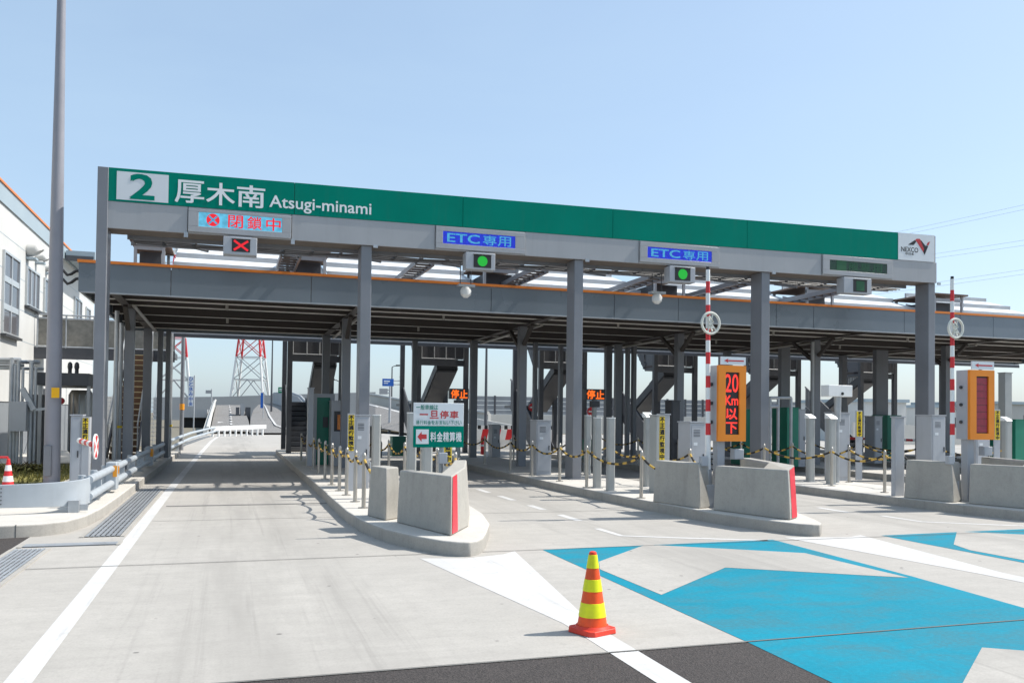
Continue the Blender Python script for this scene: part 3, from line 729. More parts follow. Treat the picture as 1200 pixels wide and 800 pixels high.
sensor_post((3.2, 14.6, .17), 1.15, .17, 'short thick grey post below the stop sign left edge', False)
sensor_post((2.85, 17.9, .17), 1.45, .17, 'grey post between the cabinet and the stop sign', False)
sensor_post((18.7, 17.1, .17), 1.5, .17, 'grey post with slanted cap at the right edge of photo')

# grey cabinets and notice boards placed by their front corners
def cab(px0, px1, pyt, Y, depth, mat, lab, name='cabinet', cat='cabinet', z0=.17, grp=None, door=True, cap=True, pyb=None):
    a = onY(px0, pyt, Y); b_ = onY(px1, pyt, Y); zt_ = a.z
    if pyb is not None: z0 = onY(px0, pyb, Y).z
    t = thing(name, lab, cat, ((a.x + b_.x) / 2, Y, z0), grp)
    MB().box(a.x, b_.x, Y, Y + depth, z0, zt_).build('body', mat, t, .008)
    if door:
        MB().box(a.x + .03, b_.x - .03, Y - .012, Y - .001, z0 + .10, zt_ - .05).build('door', mat, t, .003)
        w_ = b_.x - a.x
        if w_ > .28:
            lv = MB()
            for k in range(5): lv.box(a.x + w_ * .2, a.x + w_ * .62, Y - .0135, Y - .0125, zt_ - .16 - k * .03, zt_ - .148 - k * .03)
            lv.build('louvre', 'dark', t)
            MB().box(a.x + w_ * .2, a.x + w_ * .45, Y - .0145, Y - .0125, zt_ - .46, zt_ - .40).build('rating_plate', 'sign_white', t)
            MB().tube([(b_.x + .04, Y + .12, z0), (b_.x + .04, Y + .12, z0 + .5), (b_.x, Y + .12, z0 + .58)], .018, 8).build('conduit', 'galv', t)
        MB().box(b_.x - .07, b_.x - .05, Y - .03, Y - .0125, (z0 + zt_) / 2 - .06, (z0 + zt_) / 2 + .06).build('handle', 'dark', t)
    if cap: MB().box(a.x - .015, b_.x + .015, Y - .02, Y + depth + .015, zt_ + .001, zt_ + .025).build('lid', mat, t)
    return t, a.x, b_.x, zt_
def notice(px0, px1, pyt, pyb, Y, lab, text='不正通行監視中', back=True):
    a = onY(px0, pyt, Y); b_ = onY(px1, pyb, Y)
    t = thing('yellow_notice', lab, 'notice', ((a.x + b_.x) / 2, Y, b_.z), 'yellow vertical notices')
    s = MB().box(a.x, b_.x, Y - .008, Y, b_.z, a.z).build('board', 'yellow', t)
    n = len(text); hh = (a.z - b_.z) / n; w_ = (b_.x - a.x); m = MB()
    for i, ch in enumerate(text):
        z1 = a.z - i * hh - hh * .09; z0 = a.z - (i + 1) * hh + hh * .09; k = min(w_ * .84, (z1 - z0) * 1.2); c = (a.x + b_.x) / 2
        write(m, ch, (c - k / 2, c + k / 2, z0, z1), Y - .0095, .085)
    m.build('lettering', 'black', s)
    return t, a, b_
def backboard(t, a, b_, Y, mat, z0=.17):
    MB().box(a.x - .015, b_.x + .015, Y + .001, Y + .03, z0, a.z + .03).build('backing_post', mat, t)
t, a, b_ = notice(408.5, 414.5, 486, 528, 16.85, 'yellow vertical notice left of the second gantry post cabinet'); backboard(t, a, b_, 16.85, 'cabinet')
t, a, b_ = notice(521, 529, 494, 541, 15.6, 'yellow vertical notice partly hidden behind the stop sign'); backboard(t, a, b_, 15.6, 'bollard')
t, a, b_ = notice(773, 778.5, 488, 538.5, 15.3, 'yellow vertical notice just left of the striped pole base'); backboard(t, a, b_, 15.3, 'bollard')
t, a, b_ = notice(1004, 1010, 482, 511, 17.8, 'yellow vertical notice left of the last gantry post'); backboard(t, a, b_, 17.8, 'cabinet')
t, a, b_ = notice(1166, 1171.5, 481, 515, 15.2, 'yellow vertical notice right behind the unlit red display'); backboard(t, a, b_, 15.2, 'cabinet')
cab(416, 433.5, 487, 17.35, .5, 'cabinet', 'pale grey cabinet under the second gantry post')
cab(769.5, 772.5, 487, 15.28, .3, 'bollard', 'thin grey side post beside the yellow notice left of striped pole', 'sensor_post', 'sensor post', door=False)
cab(779, 785, 486, 15.45, .3, 'cabinet', 'narrow grey cabinet behind the notice left of the striped pole', door=False)
cab(809, 827, 495, 15.6, .5, 'cabinet', 'wide grey cabinet behind the striped pole base')
cab(629, 646, 493, 20.6, .5, 'cabinet', 'pale grey cabinet left of the middle gantry post')
cab(979, 996, 484, 17.6, .4, 'cabinet', 'pale grey cabinet below the camera box on stand')
cab(1049.5, 1060, 489, 13.87, .12, 'cabinet', 'flat tall grey post beside the right concrete barrier', 'sensor_post', 'sensor post', door=False)
cab(1092, 1108, 487, 16.6, .5, 'cabinet', 'grey cabinet between last gantry post and right striped pole')
cab(1144, 1160, 500, 16.9, .4, 'cabinet', 'pale grey cabinet behind the unlit red display')
cab(1178, 1186, 437, 20, .25, 'bollard', 'tall grey post at right edge behind the unlit red display', 'sensor_post', 'sensor post', door=False)
cab(361.5, 368, 455, 25.0, .3, 'cabinet', 'tall pale grey pillar left of the green booth', 'pillar', 'pillar', door=False)
t, x0, x1, zt_ = cab(368.5, 388, 463, 25.6, 1.2, 'green_box', 'green toll machine booth with pale frame behind the rope posts', 'toll_booth', 'booth', door=False)
f = MB(); f.box(x0 - .02, x0 + .07, 25.54, 25.598, .17, zt_ + .05).box(x1 - .02, x1 + .10, 25.54, 25.598, .17, zt_ + .05).box(x0 + .071, x1 - .021, 25.54, 25.598, zt_ - .06, zt_ + .05)
f.build('frame', 'cabinet', t)
MB().box(x0 + .25, x1 - .08, 25.57, 25.598, 1.25, 1.55).build('slot_panel', 'dark', t)
t, x0, x1, zt_ = cab(388.5, 404, 470, 24.9, .6, 'cabinet', 'pale ticket machine with orange notice right of the green booth', 'ticket_machine', 'ticket machine', door=False)
MB().box(x0 + .08, x1 - .05, 24.885, 24.898, 1.15, 1.72).build('screen', 'dark', t)
MB().box(x0 + .17, x1 - .07, 24.875, 24.884, 1.2, 1.62).build('notice', 'poster', t)
cab(1040, 1056, 487, 26, .8, 'green_box', 'green cabinet left of the last gantry post', 'toll_booth', 'booth', door=False)
cab(922.5, 936, 478, 23, .8, 'green_box', 'green cabinet right of the fourth gantry post', 'toll_booth', 'booth', door=False)
cab(873, 881, 480, 24, .8, 'green_box', 'green cabinet left of the fourth gantry post behind lit display', 'toll_booth', 'booth', door=False)
cab(1169, 1180, 488, 22.8, .6, 'green_box', 'green cabinet at right behind the yellow notice', 'toll_booth', 'booth', door=False)
cab(1190, 1204, 492, 20.5, .6, 'green_box', 'green cabinet cut by the right edge of photo', 'toll_booth', 'booth', door=False)
cab(936, 944, 480, 23, .5, 'cabinet', 'slim pale cabinet right of the green cabinet by fourth gantry post')
cab(1025, 1034, 488, 24.5, .5, 'cabinet', 'slim pale cabinet behind the yellow notice on right island')
cab(577, 586, 498, 29.6, .5, 'cabinet', 'small pale cabinet under canopy near the red and white barrier')
cab(436, 447, 500, 29.6, .5, 'dark', 'dark machine under canopy right of the second gantry post')
cab(460, 476, 512, 30.5, .5, 'green_box', 'low green machine under canopy left of the stop sign', door=False)
cab(690, 700, 516, 27.5, .6, 'green_box', 'low green machine under canopy behind the pair of grey posts', door=False)
cab(787, 797, 470, 22.5, .4, 'dark', 'dark box beside canopy column left of the striped pole')
# white tubular gate frame beside the fourth post
t = thing('height_gauge', 'white tubular frame right of the fourth gantry post', 'frame', (onY(910, 480, 22).x, 22, .17))
m = MB()
for px in (902.5, 912, 927): q = onY(px, 466, 22); m.tube([(q.x, 22, .17), (q.x, 22, q.z)], .045, 8)
q0 = onY(902, 466, 22); q1 = onY(927, 466, 22); m.tube([q0, q1], .045, 8); q0 = onY(902, 476, 22); q1 = onY(912, 476, 22); m.tube([q0, q1], .06, 8)
m.build('pipes', 'galv', t)
# camera box on a stand
q = onY(980, 465, 17.2); a = onY(966.5, 451, 17.2); b_ = onY(994, 465, 17.2)
t = thing('camera_box', 'wide pale camera box on a short stand on the right island', 'camera', (q.x, 17.2, .17))
MB().box(a.x, b_.x, 17.05, 17.35, b_.z, a.z).build('housing', 'white', t, .01)
MB().cyl(q.x + .04, 17.2, 1.6, b_.z - .001, .07, .09).cyl(q.x + .04, 17.2, .17, 1.6, .045).build('stand', 'galv', t)
MB().tube([(q.x + .05, 17.03, b_.z + .07), (q.x + .05, 17.049, b_.z + .07)], .035, 12).build('lens', 'black', t)

# small orange text displays over the lanes under the canopy
def mini(px0, px1, pyt, pyb, Y, lab):
    a = onY(px0, pyt, Y); b_ = onY(px1, pyb, Y); c = (a.x + b_.x) / 2
    t = thing('fee_display', lab, 'LED sign', (c, Y, .17), 'small orange fee displays')
    s = MB().box(a.x, b_.x, Y, Y + .2, b_.z, a.z).build('housing', 'led_dark', t, .006)
    m = MB(); w_ = b_.x - a.x; hh = a.z - b_.z
    for i, ch in enumerate('停止'): write(m, ch, (a.x + w_ * (.06 + .46 * i), a.x + w_ * (.06 + .46 * i + .40), b_.z + hh * .10, a.z - hh * .12), Y - .003, .055)
    m.build('lettering', 'led_orange', s)
    MB().cyl(c, Y + .1, .17, b_.z - .001, .07, .07).build('pole', 'bollard', t)
    MB().box(c - .13, c + .13, Y - .02, Y + .16, b_.z - .22, b_.z - .03).build('bracket', 'dark', t)
mini(527.5, 549.5, 455, 467.5, 24.0, 'small orange text display above the stop sign right corner')
mini(686.5, 709.5, 455.5, 468.5, 24.0, 'small orange text display right of the middle gantry post')

# stop sign on the nearest island
SY = 11.6
def r4(x0, y0, x1, y1, Y=SY): a = onY(x0, y0, Y); b_ = onY(x1, y1, Y); return (a.x, b_.x, b_.z, a.z)
t = thing('stop_sign', 'white and green two part sign on a post at the nearest island nose', 'sign', (onY(517, 555, SY).x, SY + .08, .17))
x0, x1, z0, z1 = r4(485, 471.5, 543.3, 499.2)
_, _, g0, g1 = r4(485, 499.2, 543.3, 524)
wb = MB().box(x0, x1, SY, SY + .03, z0, z1).build('white_board', 'sign_white', t, .004)
gbd = MB().box(x0, x1, SY - .004, SY + .03, g0, z0 - .001).build('green_board', 'green', t, .004)
W_ = x1 - x0; HW = z1 - z0; HG = z0 - g0
m = MB()
for i, ch in enumerate('一般車線は'):
    k = .055 * W_; xx = x0 + W_ * .045 + i * W_ * .088
    if ch == '一': write(m, ch, (xx, xx + W_ * .075, z1 - HW * .21, z1 - HW * .185), SY - .004, .02)
    else: write(m, ch, (xx, xx + W_ * .08, z1 - HW * .30, z1 - HW * .09), SY - .004, .02)
s = '通行料金をお支払い下さい'
for i, ch in enumerate(s):
    xx = x0 + W_ * (.045 + i * .0765); write(m, ch, (xx, xx + W_ * .068, z0 + HW * .06, z0 + HW * .24), SY - .004, .012)
m.build('small_lettering', 'teal_text', wb)
m = MB()
for i, ch in enumerate('一旦停車'):
    xx = x0 + W_ * (.12 + i * .20)
    if ch == '一': write(m, ch, (xx, xx + W_ * .16, z0 + HW * .475, z0 + HW * .515), SY - .004, .03)
    else: write(m, ch, (xx, xx + W_ * .17, z0 + HW * .33, z0 + HW * .66), SY - .004, .03)
m.build('red_lettering', 'dark_red', wb)
m = MB()
for i, ch in enumerate('料金精算機'):
    xx = x0 + W_ * (.335 + i * .127); write(m, ch, (xx, xx + W_ * .112, g0 + HG * .28, g0 + HG * .72), SY - .008, .03)
m.build('white_lettering', 'sign_text', gbd)
ar = MB().box(x0 + W_ * .05, x0 + W_ * .30, SY - .008, SY - .005, g0 + HG * .16, g0 + HG * .84).build('arrow_panel', 'sign_white', gbd)
cz = g0 + HG * .5; ax = x0 + W_ * .075
MB().quad([(ax, SY - .0095, cz), (ax + W_ * .085, SY - .0095, cz - HG * .24), (ax + W_ * .085, SY - .0095, cz - HG * .11), (ax + W_ * .185, SY - .0095, cz - HG * .11), (ax + W_ * .185, SY - .0095, cz + HG * .11), (ax + W_ * .085, SY - .0095, cz + HG * .11), (ax + W_ * .085, SY - .0095, cz + HG * .24)]).build('arrow', 'dark_red', ar)
px_ = onY(517, 550, SY + .08).x
MB().cyl(px_, SY + .085, .17, z1 - .05, .038).build('post', 'galv', t)
q = onY(513.5, 530, SY); q2 = onY(523, 543, SY)
MB().box(q.x, q2.x, SY - .06, SY + .04, q2.z, q.z).build('junction_box', 'cabinet', t, .006)

# red and white striped gate poles with guard ring
def striped(px, pyt, pyb, Y, pyring, lab, zbase):
    b0 = onY(px + .3, pyb, Y); tp = onY(px, pyt, Y); c = onY(px + .6, pyring, Y)
    t = thing('striped_pole', lab, 'striped pole', (b0.x, Y, zbase), 'red and white striped poles')
    n = 17; m = MB(); zs = [tp.z + (.78 - tp.z) * i / n for i in range(n + 1)]
    pts = [(tp.x + (b0.x - tp.x) * i / n, Y, z) for i, z in enumerate(zs)]
    m.tube(pts, [.034 + .010 * i / n for i in range(n + 1)], 12, lambda i: 0 if i == 0 else (1 if i % 2 == 1 and i < 14 else 0))
    m.build('pole', ['white', 'red'], t)
    MB().cyl(tp.x, Y, tp.z + .001, tp.z + .05, .030, .028).build('tip', 'black', t)
    r = .165; k = MB()
    k.tube([(c.x + r * math.cos(a_ * math.pi / 16), Y - .07, c.z + r * 1.05 * math.sin(a_ * math.pi / 16)) for a_ in range(32)], .022, 8, closed=True)
    for a_ in (75, 130, 250, 310): ra = math.radians(a_); k.tube([(c.x, Y - .07, c.z), (c.x + r * math.cos(ra), Y - .07, c.z + r * math.sin(ra))], .014, 6)
    k.tube([(c.x - .03, Y - .075, c.z + .12), (c.x + .045, Y - .075, c.z + .02), (c.x - .03, Y - .075, c.z - .03), (c.x + .03, Y - .075, c.z - .13)], .016, 6)
    k.box(c.x - .05, c.x + .05, Y - .085, Y - .04, c.z - .09, c.z - .05)
    k.build('guard_ring', 'ring', t)
    MB().cyl(b0.x, Y, .55, .80, .062, .062).build('sleeve', 'galv', t)
    MB().box(b0.x - .08, b0.x + .08, Y - .08, Y + .08, zbase, .55).build('base', 'cabinet', t, .008)
    MB().box(b0.x - .19, b0.x - .07, Y - .12, Y - .02, .86, 1.02).build('junction_box', 'cabinet', t, .008)
    g = MB()
    for i in range(4): g.tube([(b0.x + .062, Y - .03, .80 + i * .085), (b0.x + .062, Y + .03, .80 + i * .085)], .014, 8)
    g.build('clamp', 'dark', t)
    return b0
b1 = striped(829.6, 316, 540, 12.75, 379, 'red and white striped pole with cream ring, left of the lit display', .17)
b2 = striped(1115.8, 327, 535, 12.75, 385, 'red and white striped pole with cream ring, left of the unlit display', .17)

# tall orange LED displays
def speed_board(px0, px1, pyt, pyb, Y, lab, lit):
    a = onY(px0, pyt, Y); b_ = onY(px1, pyb, Y); c = (a.x + b_.x) / 2; w_ = b_.x - a.x; hh = a.z - b_.z
    t = thing('speed_display', lab, 'LED sign', (c, Y, .17), 'tall orange LED displays')
    MB().box(a.x, b_.x, Y + .061, Y + .33, b_.z, a.z).build('case', 'cabinet', t, .01)
    sx0, sx1, sz0, sz1 = a.x + w_ * .26, b_.x - w_ * .24, b_.z + hh * .09, a.z - hh * .09
    f = MB().box(a.x, sx0, Y, Y + .06, b_.z, a.z).box(sx1, b_.x, Y, Y + .06, b_.z, a.z).box(sx0, sx1, Y, Y + .06, b_.z, sz0).box(sx0, sx1, Y, Y + .06, sz1, a.z)
    f.build('orange_front', 'orange_box', t)
    s = MB().box(sx0, sx1, Y + .03, Y + .06, sz0, sz1).build('screen', 'led_dark', t)
    m = MB(); rows = ['20', 'Km', '以', '下'] if lit else ['通', '行', '止', 'め']
    ws = sx1 - sx0; hs = (sz1 - sz0) / 4
    if lit:
        write(m, '20', (sx0 + ws * .03, sx1 - ws * .03, sz1 - hs * 1.28, sz1 - hs * .12), Y + .028, .01)
        write(m, 'Km', (sx0 + ws * .04, sx1 - ws * .04, sz1 - hs * 2.1, sz1 - hs * 1.5), Y + .028, .03)
        write(m, '以', (sx0 + ws * .10, sx1 - ws * .10, sz1 - hs * 3.02, sz1 - hs * 2.32), Y + .028, .03)
        write(m, '下', (sx0 + ws * .10, sx1 - ws * .10, sz1 - hs * 3.92, sz1 - hs * 3.22), Y + .028, .03)
    else:
        [m.box(sx0 + .012, sx1 - .012, Y + .026, Y + .028, sz0 + .02 + (sz1 - sz0 - .04) * k / 8, sz0 + .02 + (sz1 - sz0 - .04) * (k + .93) / 8) for k in range(8)]
    if lit: m.build('lettering', 'led_red2', s)
    else: m.build('dim_matrix', 'led_dim', s)
    # arrow strip on top
    q0 = onY(px0 + 1.5, pyt - 10, Y); x0, x1, z0, z1 = a.x + w_ * .08, b_.x - w_ * .02, a.z + .012, q0.z
    p = MB().box(x0, x1, Y + .0, Y + .03, z0, z1).build('arrow_panel', 'sign_white', t)
    MB().box(c - .02, c + .02, Y + .031, Y + .07, a.z - .001, z1 - .02).build('bracket', 'galv', t)
    cz = (z0 + z1) / 2; v = z1 - z0; u = x1 - x0
    MB().quad([(x0 + u * .12, Y - .002, cz), (x0 + u * .30, Y - .002, cz - v * .28), (x0 + u * .27, Y - .002, cz - v * .09), (x0 + u * .92, Y - .002, cz - v * .09), (x0 + u * .92, Y - .002, cz + v * .09), (x0 + u * .27, Y - .002, cz + v * .09), (x0 + u * .30, Y - .002, cz + v * .28)]).build('arrow', 'dark_red', p)
    MB().box(a.x + w_ * .12, a.x + w_ * .38, Y + .12, Y + .28, .171, b_.z - .001).build('post', 'cabinet', t, .006)
    MB().box(c + w_ * .12, c + w_ * .46, Y + .02, Y + .16, b_.z - .30, b_.z - .13).build('junction_box', 'cabinet', t, .008)
    h_ = MB()
    for z in (.25, .5, .75): h_.tube([(a.x - .03, Y + .2, b_.z + hh * z), (a.x - .001, Y + .2, b_.z + hh * z)], .03, 8)
    h_.build('hinge', 'dark', t)
speed_board(842.3, 874, 427.5, 517, 12.6, 'tall orange display lit with red speed lettering', True)
speed_board(1137, 1165.5, 433, 515, 12.6, 'tall orange display with dim unlit red matrix near right edge', False)

# traffic cone in the foreground
def cone(loc, h, lab, bands, base_mat, grp=None, bodym='cone'):
    x, y, z = loc; t = thing('traffic_cone', lab, 'traffic cone', loc, grp)
    rb, rt = h * .205, h * .05
    zs = [0.05] + [b for b in bands] + [1.0]
    R = lambda q: rb + (rt - rb) * q
    MB().tube([(x, y, z + h * .05), (x, y, z + h * .5), (x, y, z + h)], [R(.05), R(.5), R(1)], 36).build('body', bodym, t)
    for i in range(1, len(zs) - 1, 2):
        q0, q1 = zs[i], zs[i + 1] - (.012 if i == len(zs) - 2 else 0)
        MB().tube([(x, y, z + h * q0), (x, y, z + h * q0 + .001), (x, y, z + h * q1 - .001), (x, y, z + h * q1)], [R(q0) + .0005, R(q0) + .0028, R(q1) + .0028, R(q1) + .0005], 36, caps=False).build('reflective_band', 'cone_yellow' if base_mat == 'cone_base' else 'cone_white', t)
    MB().tube([(x, y, z + h), (x, y, z + h + .012), (x, y, z + h + .018)], [rt, rt * .9, rt * .5], 24).build('top_rim', 'cone_base', t)
    s = h * .245; c = s * .25
    o8 = [(x - s + c, y - s), (x + s - c, y - s), (x + s, y - s + c), (x + s, y + s - c), (x + s - c, y + s), (x - s + c, y + s), (x - s, y + s - c), (x - s, y - s + c)]
    MB().prism([(a, b_, z + .002) for a, b_ in o8], [(x + (a - x) * .97, y + (b_ - y) * .97, z + .042) for a, b_ in o8]).build('base', base_mat, t, .006)
    MB().tube([(x, y, z + .042), (x, y, z + .06)], [rb * 1.10, rb * 1.0], 32).build('collar', base_mat, t)
    return t
t = cone((0, 0, 0), .60, 'orange cone with yellow reflective bands standing on the white line in the foreground', [.21, .385, .53, .68, .82], 'cone_base', 'orange traffic cones')
t.location = (2.665, 6.18, 0); t.rotation_euler = (0, 0, math.radians(21))

# ================================================================== LEFT SIDE
gl = 'red and white cones behind the guardrail'
cone((-4.02, 18.7, .165), .54, 'red cone with white bands behind the guardrail, right of two', [.22, .42, .60, .80], 'red', gl, 'red')
cone((-4.42, 18.9, .165), .54, 'red cone with white bands cut by the left edge of photo', [.22, .42, .60, .80], 'red', gl, 'red')
o = MB().tube([(-5.2, 18.95, .74), (-4.9, 18.92, .74), (-4.6, 18.88, .74), (-4.3, 18.84, .74), (-4.05, 18.8, .74)], .022, 10, lambda i: i % 2).build('cone_bar', ['white', 'red'])
tag(o, 'red and white bar laid across the tops of the left cones', 'bar')
# lamp pole
t = thing('lamp_pole', 'tall grey tapered lighting pole at the left behind the guardrail', 'lamp pole', (-3.38, 19.3, .165))
tx = onY(72, 0, 19.3); ex = -3.38 + (tx.x + 3.38) * 11.5 / (tx.z - .165)
MB().tube([(-3.38, 19.3, .18), (-3.38 + (ex + 3.38) * .33, 19.3, 4), (-3.38 + (ex + 3.38) * .66, 19.3, 8), (ex, 19.3, 11.7)], [.155, .135, .098, .065], 24).build('shaft', 'pole', t)
MB().cyl(-3.38, 19.3, .166, .20, .27, .27, 20).build('base_flange', 'galv', t)
a = onY(60.5, 454, 19.1); b_ = onY(69.5, 466, 19.1)
MB().box(a.x - .0, b_.x, 19.08, 19.11, b_.z, a.z).build('yellow_tag', 'tag_orange', t)
MB().box(-3.50, -3.36, 19.09, 19.2, .35, .95).build('hatch', 'steel', t, .01)
MB().tube([(ex, 19.3, 11.7), (ex + .2, 19.2, 12.1), (ex + 1.4, 18.9, 12.3)], .05, 10).box(ex + 1.3, ex + 2.0, 18.75, 19.05, 12.24, 12.38).build('lamp_arm', 'steel', t)
# roadside cabinet with yellow notice and barrier arm
Y = 17.4
t, x0, x1, zt_ = cab(83, 96.5, 487, Y, .3, 'cabinet', 'pale grey roadside cabinet left of the first gantry post')
MB().box(x1 + .001, x1 + .12, Y - .01, Y + .25, .17, zt_ - .02).build('side_panel', 'cabinet', t)
t, a, b_ = notice(97, 103, 489.5, 521, Y - .04, 'yellow vertical notice on the left roadside cabinet', '不正通行監')
MB().box(a.x, b_.x, Y - .039, Y - .012, b_.z, a.z).build('backing', 'cabinet', t)
t = thing('lane_closing_barrier', 'red and white barrier arm with round crossed disc beside the first gantry post', 'barrier arm', (onY(97, 518, 17).x, 17.0, 1.05))
p0 = onY(93, 516, 17.0); p1 = onY(110, 521, 16.2)
pts = [p0.lerp(p1, i / 6) for i in range(7)]
MB().tube(pts, .05, 8, lambda i: i % 2).build('arm', ['white', 'red'], t)
q = onY(112, 523, 16.15); n = Vector((1, -.04, 0)).normalized(); uu = Vector((.04, 1, 0)).normalized(); R_ = .215
def disc(mb, off, r, mi=0, nn=28, r0=0):
    mb.quad([q + n * off + uu * (r * math.cos(2 * math.pi * i / nn)) + Vector((0, 0, r * math.sin(2 * math.pi * i / nn))) for i in range(nn)], mi)
d_ = MB().tube([q - n * .012, q + n * .012], R_, 28).build('disc', 'white', t)
rd = MB(); k = MB()
for s_ in (1, -1):
    for i in range(4):
        a0 = math.pi / 2 * i + .22 + math.pi / 4; pts_ = [q + n * s_ * .014 + (uu * math.cos(a_) + Vector((0, 0, math.sin(a_)))) * .055 * 1 for a_ in (math.pi / 2 * i + math.pi / 2,)]
        pts_ += [q + n * s_ * .014 + (uu * math.cos(a_) + Vector((0, 0, math.sin(a_)))) * .19 for a_ in [a0 + (math.pi / 2 - .44) * j / 6 for j in range(7)]]
        rd.quad(pts_)
rd.build('red_quarter', 'red', d_)

# guardrail: curved end plate, two pipe beams, posts, joint boxes
t = thing('guardrail', 'pale blue grey pipe guardrail with curved end plate along the left kerb', 'guardrail', (-2.1, 14, .165))
b = MB(); prof = []
arc = [(-6.5, 13.86), (-4.2, 13.84), (-3.2, 13.86), (-2.7, 13.9), (-2.45, 13.95), (-2.25, 14.03), (-2.12, 14.16), (-2.04, 14.36), (-2.02, 14.6)]
def smooth_arc(P, n=6):
    out = []
    for i in range(len(P) - 1):
        p0 = Vector(P[max(i - 1, 0)]); p1 = Vector(P[i]); p2 = Vector(P[i + 1]); p3 = Vector(P[min(i + 2, len(P) - 1)])
        for k in range(n):
            u = k / n; out.append(.5 * ((2 * p1) + (p2 - p0) * u + (2 * p0 - 5 * p1 + 4 * p2 - p3) * u * u + (3 * p1 - p0 - 3 * p2 + p3) * u ** 3))
    return out + [Vector(P[-1])]
ap_ = smooth_arc(arc); N_ = len(ap_); rows = []
for i, p in enumerate(ap_):
    tg = (ap_[min(i + 1, N_ - 1)] - ap_[max(i - 1, 0)]).normalized(); nn_ = Vector((-tg.y, tg.x)) * .022; u = i / (N_ - 1)
    z0, z1 = .275 - .02 * u, .565 + .075 * u; c = (z0 + z1) / 2; hh_ = (z1 - z0) / 2
    prof_ = [(0, -1), (0, 1), (.6, 1.04), (1, 1), (1, -1), (.6, -1.04)]
    rows.append([(p.x + nn_.x * o_, p.y + nn_.y * o_, c + hh_ * z_) for o_, z_ in prof_])
base_ = len(b.v)
for r_ in rows: b.v += r_
for i in range(N_ - 1):
    for k in range(6):
        k2 = (k + 1) % 6; b.f.append((base_ + i * 6 + k, base_ + (i + 1) * 6 + k, base_ + (i + 1) * 6 + k2, base_ + i * 6 + k2)); b.m.append(0); b.sm.append(k in (0, 3))
b.build('end_plate', 'guard', t)
bo = MB()
for i in range(5):
    for x in (-3.12, -3.06): bo.tube([(x, 13.84, .32 + i * .055), (x, 13.86, .32 + i * .055)], .009, 6)
bo.build('bolt', 'dark', t)
for z, nm in ((.60, 'upper_pipe'), (.34, 'lower_pipe')):
    MB().tube([(-2.04, 14.55, z), (-2.05, 17.2, z)], .062, 14).build(nm, 'guard', t)
    MB().tube([(-2.05, 17.55, z), (-2.06, 24.8, z)], .062, 14).build(nm, 'guard', t)
    MB().tube([(-2.06, 25.1, z), (-2.06, 36, z), (-1.9, 46, z), (-1.35, 58, z), (-.9, 64, z)], .062, 12).build(nm, 'guard', t)
for y in (17.2, 24.8):
    MB().box(-2.14, -1.96, y, y + .36, .22, .72).build('joint_box', 'guard', t, .015)
    MB().box(-1.957, -1.95, y + .2, y + .32, .50, .64).box(-2.02, -1.95, y - .008, y - .001, .46, .66).build('reflector', 'orange_ref', t)
pm = MB()
for y in (14.75, 16.0, 17.3, 19.3, 21.4, 23.4, 25.4, 28, 31, 34):
    MB().cyl(-2.17, y, .166, .66, .055, .055, 12).box(-2.15, -2.05, y - .04, y + .04, .3, .64).build('post', 'guard', t)
    MB().box(-2.27, -2.07, y - .1, y + .1, .166, .182).build('foot_plate', 'galv', t)
MB().box(-2.23, -2.09, 14.0, 14.12, .166, .34).box(-2.12, -1.98, 14.06, 14.1, .19, .28).build('end_foot', 'galv', t)

# office building along the left
BX = -6.6; s_ = 6.6 / 8
t = thing('office_building', 'white panelled two storey office with orange roof edge at the left', 'building', (BX - 5, 30, 0))
Y0, Y1 = 17.0, 47.5; ZT, ZP = 1.65 + 7.43 * s_, 1.65 + 8.09 * s_
MB().box(BX - 12, BX, Y0, Y1, 1.90, ZT).build('wall', 'bldg', t)
wl = MB()
for z in (2.9, 3.9, 4.9, 5.9, 6.9): wl.box(BX + .001, BX + .004, Y0, Y1, z, z + .018)
y = Y0 + 1.8
wl.build('siding_joint', 'parapet', t)
MB().box(BX - 11.9, BX - .03, Y0 + .03, Y1 - .03, -.06, 1.898).build('plinth', 'plinth', t)
MB().box(BX - 12, BX + .05, Y0, Y1, ZT + .001, ZP).build('parapet', 'parapet', t)
MB().box(BX - 12, BX + .09, Y0 - .03, Y1 + .03, ZP + .001, ZP + .07).build('roof_edge', 'orange_trim', t)
def win(px0, py0, px1, py1, nv, nh, sill=True):
    a = onX(px0, py0, BX); b_ = onX(px1, py0 + (py1 - py0) * .0, BX); ya, yb = a.y, b_.y
    z1 = a.z; z0 = onX(px0, py1, BX).z
    f = MB(); x0, x1 = BX + .005, BX + .07; w_ = .07
    f.box(x0, x1, ya, ya + w_, z0, z1).box(x0, x1, yb - w_, yb, z0, z1).box(x0, x1, ya + w_, yb - w_, z1 - w_, z1).box(x0, x1, ya + w_, yb - w_, z0, z0 + w_)
    for i in range(1, nv): yy = ya + (yb - ya) * i / nv; f.box(x0, x1 - .01, yy - .04, yy + .04, z0 + w_, z1 - w_)
    for i in range(1, nh): zz = z0 + (z1 - z0) * i / nh; f.box(x0, x1 - .015, ya + w_, yb - w_, zz - .09, zz + .09)
    fr = f.build('window', 'frame', t)
    MB().box(BX + .006, BX + .03, ya + w_ * .5, yb - w_ * .5, z0 + w_ * .5, z1 - w_ * .5).build('pane', 'glass', fr)
    MB().box(BX + .005, BX + .16, ya - .05, yb + .05, z0 - .07, z0 - .001).build('sill', 'dark', fr)
win(3, 292, 22, 391, 2, 3); win(30, 311, 45, 358, 3, 1); win(51, 325, 62, 367, 2, 1); win(86.5, 347, 95, 385, 2, 1); win(100, 359, 105, 390, 1, 1)
